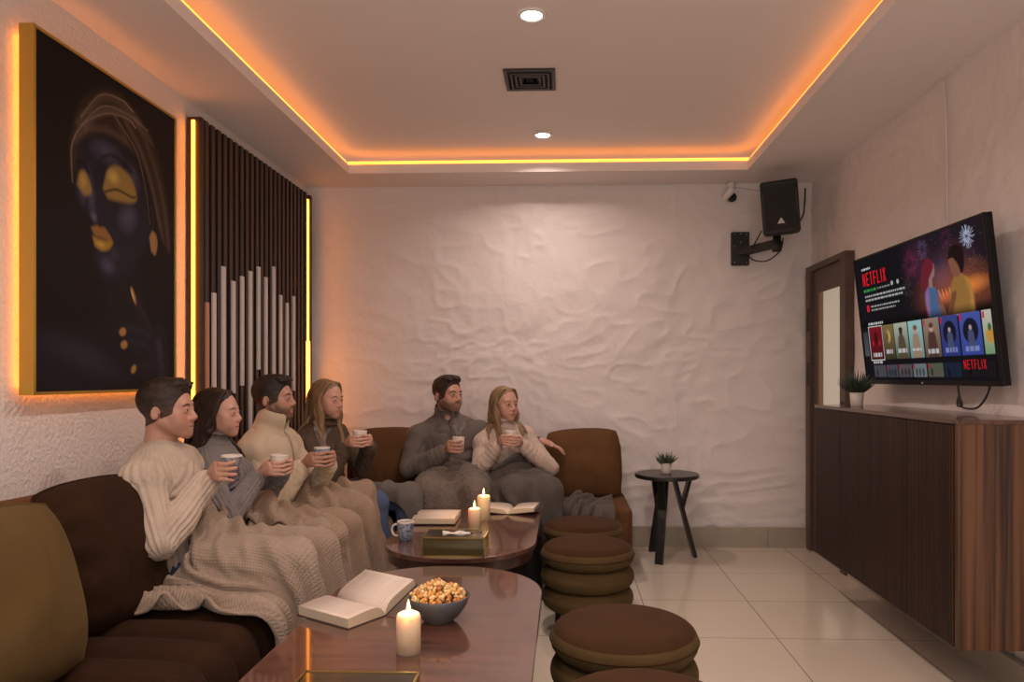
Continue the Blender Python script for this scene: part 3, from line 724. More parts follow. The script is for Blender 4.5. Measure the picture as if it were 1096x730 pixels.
# ------------------------------------------------------------------ floating console
CX0, CX1, CY0, CY1, CZ0, CZ1 = 1.46, XR - .030, 2.766, 4.315, .262, 1.122
t = thing('floating_cabinet', 'long dark reddish wood cabinet floating on the right wall below the television', 'cabinet', (CX0, CY0, CZ0))
M_CON = wood('dark_red_walnut', (.011, .0030, .0016), (.028, .0085, .0042), .55, (10, 10, .35), 3.2, coat=0)
M_ZEB = wood('striped_zebra_veneer', (.018, .006, .0025), (.125, .055, .021), .38, (15, 15, .25), 2.6, coat=.15, dist=1.5)
cw, cl, ch = CX1 - CX0, CY1 - CY0, CZ1 - CZ0
obj('body', boxes(((.02, .022, .004), (cw, cl, ch - .02))), M_CON, t)
obj('end_panel', boxes(((.0, 0, 0), (cw, .02, ch - .018))), M_ZEB, t, bevel=.0015)
obj('cabinet_top', boxes(((-.004, -.002, ch - .018), (cw, cl + .004, ch))), wood('polished_walnut_top', (.05, .022, .014), (.09, .042, .028), .25, (10, .5, 10), 3, coat=.5), t, bevel=.0015)
nd = 4; dl = (cl - .03) / nd
for k in range(nd):
    y0 = .026 + k * dl; y1 = y0 + dl - .004
    bm = bmesh.new(); box(bm, (.006, y0, .004), (.02, y1, ch - .022))
    nf = 18
    for j in range(nf):
        a = y0 + (j + .5) * (y1 - y0) / nf
        box(bm, (0, a - .0082, .004), (.006, a + .0082, ch - .022))
    obj('door', bm, M_CON, t)
potted('potted_grass', 'small bushy green plant in a pale pot on the floating cabinet by the door', (1.60, 4.06, 1.122), .030, .037, .075, M_LEAF2, 90, .115, .0045, .85, 5)

# ------------------------------------------------------------------ television
t = thing('television', 'large television tilted on the right wall showing a streaming menu', 'television', (1.72, 3.6432, 1.598))
TW, TH_ = 1.240, .713
yaw, tilt = 1.77 * D2R, 6.38 * D2R
U = Vector((math.sin(yaw), -math.cos(yaw), 0)); N_ = Vector((-math.cos(yaw), -math.sin(yaw), 0))
# tilt turns the face down: the top leans into the room
Vv = Vector((0, 0, math.cos(tilt))) + N_ * math.sin(tilt); Nn = U.cross(Vv).normalized()
if Nn.dot(N_) < 0: Nn = -Nn
def tvp(a, b, c_): return U * a * TW / 2 + Vv * b * TH_ / 2 + Nn * c_
TVM = Matrix((U, Vv, Nn)).transposed().to_4x4()
def tvbox(name, lo, hi, m, bev=0):
    bm = bmesh.new(); box(bm, lo, hi)
    for v in bm.verts: v.co = TVM.to_3x3() @ v.co
    return obj(name, bm, m, t, bevel=bev)
M_TVB = mat('black_tv_plastic', (.006, .0055, .006), .4, spec=.2)
hw, hh = TW / 2, TH_ / 2
tvbox('casing', (-hw, -hh, -.035), (hw, hh, -.004), M_TVB, .003)
tvbox('rear_housing', (-hw + .2, -hh + .08, -.06), (hw - .2, hh - .15, -.035), M_TVB, .01)
bm = bmesh.new()
for lo, hi in (((-hw, -hh, -.004), (-hw + .008, hh, .004)), ((hw - .008, -hh, -.004), (hw, hh, .004)), ((-hw + .008, hh - .008, -.004), (hw - .008, hh, .004)), ((-hw + .008, -hh, -.004), (hw - .008, -hh + .022, .005))): box(bm, lo, hi)
for v in bm.verts: v.co = TVM.to_3x3() @ v.co
obj('bezel', bm, M_TVB, t)
tvbox('wall_bracket', (-.2, -.15, -.10), (.2, .1, -.06), M_BLK)
tvbox('logo', (-.008, -hh + .006, .005), (.008, -hh + .014, .0056), mat('silver_mark', (.5, .5, .5), .3, .5))

def letters(u, v, word, x0, y0, x1, y1, slant=0):
    """condensed block capitals"""
    G = {'N': [((0, 0), (0, 1)), ((0, 0), (1, 1)), ((1, 0), (1, 1))], 'E': [((0, 0), (0, 1)), ((0, 0), (1, 0)), ((0, .5), (.85, .5)), ((0, 1), (1, 1))],
         'T': [((.5, 0), (.5, 1)), ((0, 0), (1, 0))], 'F': [((0, 0), (0, 1)), ((0, 0), (1, 0)), ((0, .5), (.85, .5))], 'L': [((0, 0), (0, 1)), ((0, 1), (1, 1))],
         'I': [((.5, 0), (.5, 1))], 'X': [((0, 0), (1, 1)), ((1, 0), (0, 1))]}
    wd = {c: (.35 if c == 'I' else 1) for c in 'NETFLIX'}
    tot = sum(wd[c] for c in word) + .45 * (len(word) - 1)
    un = (x1 - x0) / tot; x = x0; m = np.zeros(u.shape)
    for c in word:
        w = un * wd[c]; st = un * .15
        for (a, b) in G[c]:
            m = np.maximum(m, strokemask(u, (v - y0) * .6 + y0, [(x + st + a[0] * (w - 2 * st), y0 + a[1] * (y1 - y0) * .6), (x + st + b[0] * (w - 2 * st), y0 + b[1] * (y1 - y0) * .6)], st * 1.15, .0025))
        x += w + un * .45
    return m

def paint_screen(nu, nv):
    u, v = np.meshgrid(np.linspace(0, 1, nu), np.linspace(0, 1, nv), indexing='ij')
    A = 1.74
    C = np.zeros((nu, nv, 3)) + np.array((.004, .004, .006))
    R = lambda x0, y0, x1, y1, s=.003: np.clip((u - x0) / s + .5, 0, 1) * np.clip((x1 - u) / s + .5, 0, 1) * np.clip((v - y0) / s + .5, 0, 1) * np.clip((y1 - v) / s + .5, 0, 1)
    hero = np.clip((u - .40) / .2, 0, 1) * np.clip((.57 - v) / .08, 0, 1)
    # dusk sky with fireworks and a glowing skyline
    C = add(C, hero, (.012, .006, .010))
    C = add(C, hero * ell(u, v, .80, .42, .34, .22, 0, 1), (.30, .07, .016))
    C = add(C, hero * ell(u, v, .88, .40, .15, .07, -8, 1), (.75, .22, .03))
    C = add(C, hero * ell(u, v, .70, .44, .12, .05, 0, 1), (.5, .10, .04))
    C = add(C, hero * ell(u, v, .54, .17, .16, .2, 0, 1), (.07, .008, .030))
    C = add(C, hero * ell(u, v, .70, .30, .10, .16, 0, 1), (.02, .024, .05))
    rg = np.random.default_rng(4)
    def burst(cu, cv, r, nr, c, w=.0022):
        nonlocal C
        for k in range(nr):
            a = 2 * math.pi * k / nr + rg.uniform(-.08, .08)
            r0, r1 = r * rg.uniform(.2, .45), r * rg.uniform(.75, 1.05)
            C = add(C, strokemask(u, v, [(cu + r0 * math.cos(a) / A * 1.0, cv + r0 * math.sin(a)), (cu + r1 * math.cos(a) / A, cv + r1 * math.sin(a))], w, w), c)
    burst(.897, .095, .075, 22, (.55, .60, .80), .003); burst(.897, .095, .04, 14, (.45, .5, .7), .003)
    burst(.603, .085, .075, 20, (.10, .10, .22)); burst(.50, .16, .11, 26, (.16, .012, .05)); burst(.77, .06, .07, 18, (.13, .01, .06)); burst(.93, .30, .10, 20, (.18, .10, .03), .0015)
    burst(.46, .33, .08, 16, (.10, .09, .07), .0012)
    for k in range(40):
        a, b = rg.uniform(.42, .98), rg.uniform(.02, .5); C = add(C, ell(u, v, a, b, .002, .0035, 0, .6), (.4, .2, .1))
    for x in np.linspace(.66, .78, 6): C = add(C, strokemask(u, v, [(x, .385), (x + .008, .43)], .003, .003), (.9, .30, .06))
    C = add(C, hero * ell(u, v, .80, .24, .17, .18, 0, 1), (.075, .022, .03))
    # two people seen from the side, facing each other
    fem_hair = polymask(u, v, spline([(.585, .20), (.625, .155), (.665, .19), (.66, .24), (.625, .30), (.60, .37), (.57, .36), (.565, .28)]), .006)
    C = lay(C, polymask(u, v, spline([(.60, .56), (.585, .44), (.60, .36), (.645, .35), (.68, .40), (.70, .50), (.70, .57)]), .005), (.075, .14, .28))
    C = add(C, polymask(u, v, spline([(.585, .44), (.60, .36), (.615, .37), (.605, .57), (.59, .57)]), .01), (.22, .02, .06))
    C = lay(C, polymask(u, v, spline([(.63, .19), (.668, .20), (.672, .235), (.667, .28), (.65, .305), (.645, .36), (.62, .35)]), .004), (.34, .18, .17))
    C = lay(C, fem_hair, (.16, .016, .028))
    C = lay(C, polymask(u, v, spline([(.665, .42), (.69, .45), (.725, .56), (.69, .57)]), .004), (.25, .11, .07))
    C = lay(C, polymask(u, v, spline([(.745, .57), (.76, .42), (.79, .33), (.835, .31), (.885, .36), (.90, .46), (.90, .58)]), .005), (.34, .17, .045))
    C = add(C, polymask(u, v, spline([(.86, .34), (.885, .36), (.90, .46), (.90, .58), (.88, .58), (.88, .44)]), .01), (.18, .08, .01))
    C = lay(C, polymask(u, v, spline([(.775, .25), (.77, .21), (.80, .19), (.83, .22), (.83, .32), (.795, .32), (.782, .29)]), .004), (.26, .10, .055))
    C = lay(C, polymask(u, v, spline([(.765, .20), (.785, .135), (.825, .12), (.865, .16), (.865, .26), (.845, .31), (.825, .25), (.80, .20)]), .005), (.014, .006, .006))
    C = lay(C, polymask(u, v, spline([(.775, .42), (.80, .42), (.775, .52), (.75, .58), (.72, .57)]), .004), (.20, .075, .04))
    C *= 1 - .28 * hero[..., None]
    C *= (1 - .85 * np.clip((v - .50) / .06, 0, 1) * np.clip((.565 - v) / .003, 0, 1))[..., None]
    # left column of writing
    red = (.80, .008, .016)
    C = lay(C, letters(u, v, 'NETFLIX', .066, .128, .288, .222), red)
    def dashes(x0, x1, y, hgt, c, seed):
        nonlocal C
        r2 = random.Random(seed); x = x0
        while x < x1:
            w = r2.uniform(.008, .028); C = lay(C, R(x, y - hgt / 2, min(x + w, x1), y + hgt / 2) * .85, c); x += w + .006
    dashes(.064, .150, .090, .016, (.55, .55, .55), 1)
    dashes(.065, .190, .267, .020, (.03, .28, .06), 2); dashes(.20, .32, .266, .012, (.25, .25, .25), 3)
    for x in (.335, .385): C = lay(C, ell(u, v, x, .255, .012, .020, 0, .3), (.35, .35, .35))
    dashes(.072, .437, .314, .015, (.42, .42, .42), 4); dashes(.074, .418, .346, .015, (.42, .42, .42), 5)
    C = lay(C, R(.078, .385, .103, .44), (.50, .012, .03))
    dashes(.120, .386, .402, .012, (.36, .36, .36), 6); dashes(.121, .345, .431, .012, (.36, .36, .36), 7)
    dashes(.074, .215, .540, .018, (.55, .55, .55), 8); dashes(.085, .175, .855, .018, (.5, .5, .5), 9)
    # poster row: plain generic pictures
    cards = [(.010, .055, (.03, .035, .04), (.06, .07, .07)), (.070, .195, (.16, .006, .012), (.05, .004, .006)), (.203, .300, (.17, .12, .05), (.03, .025, .012)), (.306, .420, (.33, .36, .28), (.05, .06, .03)), (.428, .535, (.24, .42, .42), (.12, .22, .21)),
             (.545, .660, (.24, .17, .13), (.10, .06, .04)), (.668, .785, (.035, .045, .19), (.02, .03, .15)), (.795, .922, (.05, .075, .30), (.03, .05, .24)), (.932, .985, (.45, .42, .36), (.15, .25, .12))]
    for i, (a, b, c1, c2) in enumerate(cards):
        y0, y1 = (.565, .835) if i else (.60, .80)
        m = R(a, y0, b, y1); tt = np.clip((v - y0) / (y1 - y0), 0, 1)[..., None]
        pic = np.array(c1) * (1 - tt) + np.array(c2) * tt
        cx = (a + b) / 2; w = (b - a)
        if i == 1: pic = lay(pic, ell(u, v, cx, .66, .02, .06, 0, .3), (.05, .002, .004)); pic = lay(pic, ell(u, v, cx - .03, .70, .012, .03, 0, .4) + ell(u, v, cx + .03, .70, .012, .03, 0, .4), (.3, .01, .02))
        if i == 2: pic = lay(pic, ell(u, v, cx, .655, .024, .06, 0, .5), (.42, .28, .08)); pic = lay(pic, ell(u, v, cx - .012, .66, .014, .05, 0, .5), (.10, .06, .02))
        if i in (3, 4, 5):
            pic = lay(pic, polymask(u, v, spline([(cx - w * .30, .835), (cx - w * .22, .68), (cx, .655), (cx + w * .22, .68), (cx + w * .34, .835)]), .006), ((.07, .055, .035), (.26, .17, .12), (.06, .03, .02))[i - 3])
            pic = lay(pic, ell(u, v, cx, .635, .017, .032, 0, .3), ((.05, .03, .02), (.40, .24, .18), (.42, .25, .18))[i - 3])
            pic = lay(pic, ell(u, v, cx, .615, .019, .022, 0, .3), ((.03, .02, .015), (.15, .07, .03), (.10, .03, .015))[i - 3])
        if i in (6, 7):
            pic = lay(pic, ell(u, v, cx, .68, w * .38, .085, 0, .1), (.006, .007, .016))
            pic = lay(pic, polymask(u, v, spline([(cx - .02, .78), (cx - .016, .69), (cx, .675), (cx + .016, .69), (cx + .022, .78)]), .004), (.05, .06, .13))
            pic = lay(pic, ell(u, v, cx, .66, .011, .02, 0, .4), (.35, .26, .28))
        if i == 8: pic = lay(pic, ell(u, v, cx + .01, .72, .03, .06, 0, .4), (.45, .22, .04)); pic = lay(pic, ell(u, v, cx + .01, .67, .012, .03, 0, .4), (.03, .10, .03))
        C = C * (1 - m[..., None]) + pic * m[..., None]
        if i in (1, 2, 3, 4, 5, 6, 7):
            yb = .795 if i in (1, 5, 6, 7) else .775
            dashes(cx - w * .32, cx + w * .34, yb, .032 if i != 4 else .018, (.48, .46, .47) if i < 6 else (.18, .22, .42), 20 + i)
        if i in (5, 6, 7, 8): C = lay(C, R(a + .003, .572, a + .014, .612), (.45, .008, .015))
    for q in ((.066, .560, .199, .566), (.066, .834, .199, .840), (.066, .560, .070, .840), (.195, .560, .199, .840)): C = lay(C, R(*q), (.55, .55, .55))
    low = [(.084, .198, (.05, .05, .06)), (.206, .305, (.045, .05, .065)), (.312, .425, (.07, .06, .065)), (.434, .538, (.12, .14, .15)), (.548, .658, (.075, .075, .055)), (.666, .778, (.008, .014, .030)), (.785, .975, (.008, .006, .008))]
    for i, (a, b, c) in enumerate(low):
        m = R(a, .879, b, .975); C = lay(C, m, c)
        for k in range(3 if i in (1, 2, 3) else 1):
            x = a + (b - a) * (.25 + .25 * k); C = lay(C, ell(u, v, x, .94, .010, .035, 0, .3) * m, np.array(c) * .35)
        if i in (1, 2, 3, 4): C = lay(C, R(a + .002, .882, a + .012, .915), (.30, .008, .015))
    C = lay(C, letters(u, v, 'NETFLIX', .795, .868, .928, .922), red)
    return C
M_SCR = bpy.data.materials.new('lit_television_screen'); M_SCR.use_nodes = True
n = M_SCR.node_tree.nodes; L = M_SCR.node_tree.links; p = n['Principled BSDF']
at = S(n, 'ShaderNodeVertexColor', layer_name='col'); p.inputs['Base Color'].default_value = (.004, .004, .005, 1)
p.inputs['Roughness'].default_value = .2; p.inputs['Specular IOR Level'].default_value = .08; p.inputs['IOR'].default_value = 1.12
L.new(at.outputs[0], p.inputs['Emission Color']); p.inputs['Emission Strength'].default_value = 1.0
sw, sh0, sh1 = TW - .016, -hh + .022, hh - .008
def scr(u, v):
    a = (u - .5) * sw; b = sh1 - v * (sh1 - sh0)
    return np.outer(a, np.array(U)) + np.outer(b, np.array(Vv)) + np.array(Nn) * .0005
raster_grid('screen', paint_screen(440, 250), scr, M_SCR, t)
tag(obj('power_cable', tube(bmesh.new(), spline([(1.80, 3.42, 1.30), (1.812, 3.42, 1.20), (1.815, 3.40, 1.155), (1.815, 3.44, 1.15), (1.815, 3.43, 1.19), (1.812, 3.40, 1.146), (1.812, 3.28, 1.145), (1.80, 3.18, 1.20), (1.80, 3.14, 1.28)]), .0045), M_BLK, None, True), 'thin black cable dangling below the television', 'cable')
tag(obj('wall_cable', tube(bmesh.new(), spline([(XR - .022, 3.62, 2.735), (XR - .024, 3.60, 2.60), (XR - .026, 3.585, 2.40), (XR - .028, 3.57, 2.0)]), .004), mat('painted_cable', (.62, .56, .53), .7), None, True), 'thin painted cable running down the right wall above the television', 'cable')

# ------------------------------------------------------------------ things on the tables
def open_book(label, M, e, w, h, thl, thr, liftr, group='open books', liftl=0, seed=1):
    """M spine middle, e spine direction (unit, xy), pages w wide, h tall; left block thl thick, right thr, right lifted"""
    t = thing('open_book', label, 'book', (M[0], M[1], M[2]), math.atan2(e[1], e[0]) - math.pi / 2, group)
    # local: y along spine, -x left block, +x right block
    nn = 14
    mp = mat('cream_book_paper', (.60, .52, .44), .8, vary=.03)
    me_ = mat('book_page_edges', (.50, .42, .31), .85, bump=('wave', 90, .4, .001), bmap=(0.01, .01, 1))
    mt_ = mat('printed_text_grey', (.36, .31, .26), .85)
    mc = mat('dark_book_cover', (.05, .035, .03), .5)
    for sgn, th, lift in ((-1, thl, liftl), (1, thr, liftr)):
        bm = bmesh.new(); top = []; bot = []
        cl_, sl_ = math.cos(lift), math.sin(lift)
        def P(x, z): return (sgn * (x * cl_ - z * sl_), x * sl_ + z * cl_)
        def ztop(x): s_ = x / w; return .004 + th * (1 - (1 - min(1, s_ / .28)) ** 2.4) + .008 * math.sin(math.pi * min(1, s_ * 1.02)) * (1 - s_ * .6)
        for i in range(nn + 1):
            x = w * i / nn
            top.append(P(x + .004 * 0, ztop(x))); bot.append(P(x * .985, .003))
        V = [[bm.verts.new((q[0], y, q[1])) for q in top] for y in (-h / 2, h / 2)]
        B = [[bm.verts.new((q[0], y, q[1])) for q in bot] for y in (-h / 2, h / 2)]
        for i in range(nn):
            f = bm.faces.new((V[0][i], V[0][i + 1], V[1][i + 1], V[1][i])); f.material_index = 0; f.smooth = True
            bm.faces.new((B[0][i], B[1][i], B[1][i + 1], B[0][i + 1])).material_index = 1
            for y in (0, 1): bm.faces.new((V[y][i], B[y][i], B[y][i + 1], V[y][i + 1])).material_index = 1
        bm.faces.new((V[0][nn], B[0][nn], B[1][nn], V[1][nn])).material_index = 1
        o = obj('pages', bm, mp, t); o.data.materials.append(me_)
        # print lines just above the paper
        bm = bmesh.new(); r_ = random.Random(seed + sgn)
        nl = 15
        for k in range(nl):
            y = h / 2 - .025 - (h - .05) * k / (nl - 1)
            x0, x1 = w * .14, w * (.9 if r_.random() > .2 else r_.uniform(.4, .8))
            for j in range(8):
                a, b = x0 + (x1 - x0) * j / 8, x0 + (x1 - x0) * (j + 1) / 8
                q0, q1 = P(a, ztop(a) + .0006), P(b, ztop(b) + .0006)
                quad(bm, [(q0[0], y, q0[1]), (q1[0], y, q1[1]), (q1[0], y + .0016, q1[1]), (q0[0], y + .0016, q0[1])])
        obj('printed_lines', bm, mt_, o)
        bm = bmesh.new()
        a0, a1 = P(-.0, 0), P(w + .004, 0); b0, b1 = P(0, .003), P(w + .004, .003)
        v = [bm.verts.new((q[0], y, q[1])) for y in (-h / 2 - .004, h / 2 + .004) for q in (a0, a1, b1, b0)]
        for f in ((0, 1, 2, 3), (7, 6, 5, 4), (0, 4, 5, 1), (1, 5, 6, 2), (2, 6, 7, 3), (3, 7, 4, 0)): bm.faces.new([v[i] for i in f])
        obj('cover', bm, mc, t)
    return t
open_book('open book with raised pages beside the snack bowl on the near coffee table', (-.69, 2.43, TT), (-.85, .53), .158, .238, .028, .022, 24 * D2R, liftl=0)
open_book('open book lying beside the two candles, behind the tissue box', (-.70, 3.965, TT), (1, .02), .145, .225, .026, .026, 2 * D2R, liftl=0, seed=5)
open_book('open book at the right end of the far coffee table, right of the tall candle', (-.315, 4.235, TT), (.12, .99), .155, .20, .018, .018, 7 * D2R, liftl=4 * D2R, seed=9)

M_WAX = mat('ivory_candle_wax', (.84, .68, .46), .45, sss=1.0, sss_r=(.030, .019, .010))
M_FLAME = mat('candle_flame', (1, .7, .3), .5, emit=(1.0, .62, .20), estr=9)
def candle(label, loc, r, h, pw):
    t = thing('candle', label, 'candle', loc, 0, 'lit pillar candles')
    obj('wax', lathe([(0, 0), (r, 0), (r, h - .012), (r - .003, h - .004), (r - .010, h), (r - .018, h - .003), (r * .3, h - .008), (0, h - .009)], 40), M_WAX, t, True)
    obj('wick', tube(bmesh.new(), [(0, 0, h - .010), (.0005, 0, h + .004)], .0012, 6), M_DARKLEG, t)
    obj('flame', lathe([(0, 0), (.0035, .004), (.0055, .011), (.0042, .021), (.0018, .031), (0, .038)], 14, (0, 0, h + .001)), M_FLAME, t, True)
    l = bpy.data.lights.new('candle_light', 'POINT'); l.energy = pw; l.color = (1, .55, .20); l.shadow_soft_size = .008
    lo_ = bpy.data.objects.new('candle_light', l); lo_.location = (0, 0, h + .022); col.objects.link(lo_); lo_.parent = t
candle('lit pillar candle on the near coffee table in front of the snack bowl', (-.445, 2.055, TT), .0345, .112, 1.5)
candle('shorter lit pillar candle of the two on the far coffee table', (-.470, 3.76, TT), .033, .105, 1.3)
candle('taller lit pillar candle of the two on the far coffee table', (-.447, 3.98, TT), .036, .135, 1.3)

t = thing('snack_bowl', 'blue-grey bowl heaped with caramel popcorn on the near coffee table', 'bowl', (-.405, 2.325, TT))
obj('bowl', lathe([(0, 0), (.045, 0), (.047, .004), (.068, .022), (.088, .052), (.100, .082), (.0985, .084), (.095, .081), (.083, .053), (.064, .026), (.04, .010), (0, .009)], 48), mat('blue_grey_stoneware', (.075, .082, .092), .4, vary=.1, vscale=40), t, True)
M_POP = [mat('caramel_popcorn', (.60, .30, .075), .55, vary=.2, vscale=60), mat('pale_popcorn', (.72, .52, .24), .6, vary=.15, vscale=60), mat('dark_caramel_popcorn', (.42, .17, .035), .5, vary=.2, vscale=60)]
pops = []
rg = random.Random(11)
for k in range(6):
    bm = bmesh.new()
    for j in range(6):
        c_ = Vector((rg.uniform(-1, 1), rg.uniform(-1, 1), rg.uniform(-.8, .8))) * .0065
        g_ = bmesh.ops.create_icosphere(bm, subdivisions=2, radius=rg.uniform(.0050, .0075))
        for v in g_['verts']: v.co = v.co * (1 + .18 * math.sin(v.co.x * 900 + j) * math.sin(v.co.y * 800)) + c_
    me = bpy.data.meshes.new('popcorn_piece'); bm.to_mesh(me); bm.free()
    me.materials.append(M_POP[(0, 0, 1, 0, 2, 1)[k]]); me.polygons.foreach_set('use_smooth', np.ones(len(me.polygons), bool)); pops.append(me)
cnt = 0
for ring, nr, zz in ((.012, 3, .116), (.034, 9, .110), (.054, 14, .101), (.071, 18, .090), (.083, 20, .080), (.05, 12, .085), (.03, 8, .095)):
    for k in range(nr):
        a = 2 * math.pi * (k + rg.uniform(-.25, .25)) / nr + ring * 40; r = ring + rg.uniform(-.005, .005)
        o = bpy.data.objects.new('popcorn_piece', pops[rg.randrange(6)]); col.objects.link(o)
        o.location = (-.405 + r * math.cos(a), 2.325 + r * math.sin(a), TT + zz + rg.uniform(-.004, .006)); o.rotation_euler = (rg.uniform(0, 6), rg.uniform(0, 6), rg.uniform(0, 6))
        sc = rg.uniform(.85, 1.15); o.scale = (sc, sc, sc)
        tag(o, 'golden caramel popcorn piece heaped in the blue-grey bowl', 'popcorn', 'popcorn pieces in the bowl')

def tissue_box(label, loc, rz, tissue):
    t = thing('tissue_box', label, 'box', loc, rz, 'brass and olive tissue boxes')
    mo = mat('olive_mirrored_panel', (.095, .075, .028), .18, .35, coat=.4)
    mg = mat('dark_brass_edge', (.34, .22, .07), .28, .8)
    w, dpt, h = .135, .09, .085
    obj('panels', boxes(((-w + .003, -dpt + .003, .002), (w - .003, dpt - .003, h - .004))), mo, t)
    obj('lid', boxes(((-w + .004, -dpt + .004, h - .004), (w - .004, -.012, h - .001)), ((-w + .004, .012, h - .004), (w - .004, dpt - .004, h - .001)), ((-w + .004, -.012, h - .004), (-.08, .012, h - .001)), ((.08, -.012, h - .004), (w - .004, .012, h - .001))), mat('dark_olive_lid', (.03, .026, .013), .12, .2, coat=.6), t)
    bm = bmesh.new()
    for sx in (-1, 1):
        for sy in (-1, 1):
            box(bm, (sx * w - .003, sy * dpt - .003, 0), (sx * w + .003, sy * dpt + .003, h))
        box(bm, (sx * w - .003, -dpt, h - .005), (sx * w + .003, dpt, h + .001)); box(bm, (sx * w - .003, -dpt, 0), (sx * w + .003, dpt, .005))
    for sy in (-1, 1):
        box(bm, (-w, sy * dpt - .003, h - .005), (w, sy * dpt + .003, h + .001)); box(bm, (-w, sy * dpt - .003, 0), (w, sy * dpt + .003, .005))
    obj('edge_frame', bm, mg, t)
    if tissue:
        g = np.linspace(-1, 1, 24); u, v = np.meshgrid(g, np.linspace(0, 1, 6), indexing='ij')
        P = np.stack([u.ravel() * .062, .004 * np.sin(u.ravel() * 9) + .006 * v.ravel(), h - .006 + v.ravel() * (.012 + .004 * np.sin(u.ravel() * 5))], 1)
        I = np.arange(144).reshape(24, 6)
        o = arrays_obj('tissue', P, np.stack([I[:-1, :-1], I[1:, :-1], I[1:, 1:], I[:-1, 1:]], -1).reshape(-1, 4), mat('white_tissue', (.75, .70, .65), .9), t)
        o.modifiers.new('thick', 'SOLIDIFY').thickness = .001
        for x in (.095, .118):
            obj('brass_stud', lathe([(0, h - .001), (.006, h - .001), (.005, h + .004), (0, h + .005)], 12, (x - .01, .03, 0)), mg, t, True)
tissue_box('olive and brass tissue box on the far coffee table, white tissue in its slot', (-.487, 3.24, TT), 0, True)
tissue_box('brass-edged olive tissue box at the bottom edge of the photo on the near table', (-.48, 1.615, TT), 0, False)

def make_mug(label, loc, rz, m, r=.040, h=.092, group=None, taper=.82, handle=True, mi=None, deco=None):
    t = thing('mug', label, 'mug', loc, rz, group)
    rb = r * taper
    obj('cup', lathe([(0, 0), (rb - .003, 0), (rb, .003), (r * .5 + rb * .5, h * .5), (r, h - .002), (r - .001, h), (r - .003, h - .001), (rb - .002, .010), (0, .008)], 36), m, t, True)
    obj('rim', lathe([(r + .0004, h - .007), (r + .0006, h - .001), (r - .0012, h + .0008), (r - .0036, h - .001), (r - .004, h - .010)], 36), M_MUGW, t, True)
    obj('drink', lathe([(0, h - .016), (r - .0035, h - .016), (r - .0035, h - .018), (0, h - .018)], 24), mat('dark_coffee', (.03, .012, .006), .1), t)
    if handle:
        pts = [(-rb - .002, 0, h * .22), (-r - .018, 0, h * .24), (-r - .030, 0, h * .45), (-r - .027, 0, h * .68), (-r - .012, 0, h * .80), (-r + .002, 0, h * .80)]
        obj('handle', tube(bmesh.new(), spline(pts, 5), .0052, 10), M_MUGW, t, True)
    return t
M_MUGW = mat('white_mug_glaze', (.62, .55, .48), .3)
def patterned(name, c1, c2, sc):
    m = bpy.data.materials.new(name); m.use_nodes = True
    n = m.node_tree.nodes; L = m.node_tree.links; p = n['Principled BSDF']
    tc = S(n, 'ShaderNodeTexCoord'); vo = S(n, 'ShaderNodeTexVoronoi'); vo.inputs['Scale'].default_value = sc; vo.feature = 'SMOOTH_F1'
    L.new(tc.outputs['Object'], vo.inputs['Vector'])
    cr = S(n, 'ShaderNodeValToRGB'); e = cr.color_ramp.elements; e[0].position = .30; e[0].color = (*c1, 1); e[1].position = .5; e[1].color = (*c2, 1)
    L.new(vo.outputs['Distance'], cr.inputs[0]); L.new(cr.outputs[0], p.inputs['Base Color']); p.inputs['Roughness'].default_value = .3
    return m
M_MUGP = patterned('grey_blue_patterned_glaze', (.085, .085, .11), (.22, .21, .22), 85)
M_MUGB = patterned('blue_patterned_glaze', (.055, .085, .17), (.26, .28, .32), 85)
make_mug('blue and white patterned mug standing on the far coffee table', (-.765, 3.47, TT), -10 * D2R, M_MUGB, .040, .092, 'drinking mugs')
# ------------------------------------------------------------------ smooth solid modeller for bodies and clothes
def V3(*p): return np.array(p, np.float64)
def unit(v): v = np.asarray(v, float); return v / (np.linalg.norm(v) + 1e-12)
def make_axis(lo, hi, coarse, fine):
    out = [lo]; x = lo
    while x < hi:
        st = coarse
        for a, b, s in fine:
            if a - s <= x < b: st = min(st, s)
            elif x < a and x + st > a: st = max(min(st, a - x), s)
        x += st; out.append(x)
    return np.array(out, np.float32)

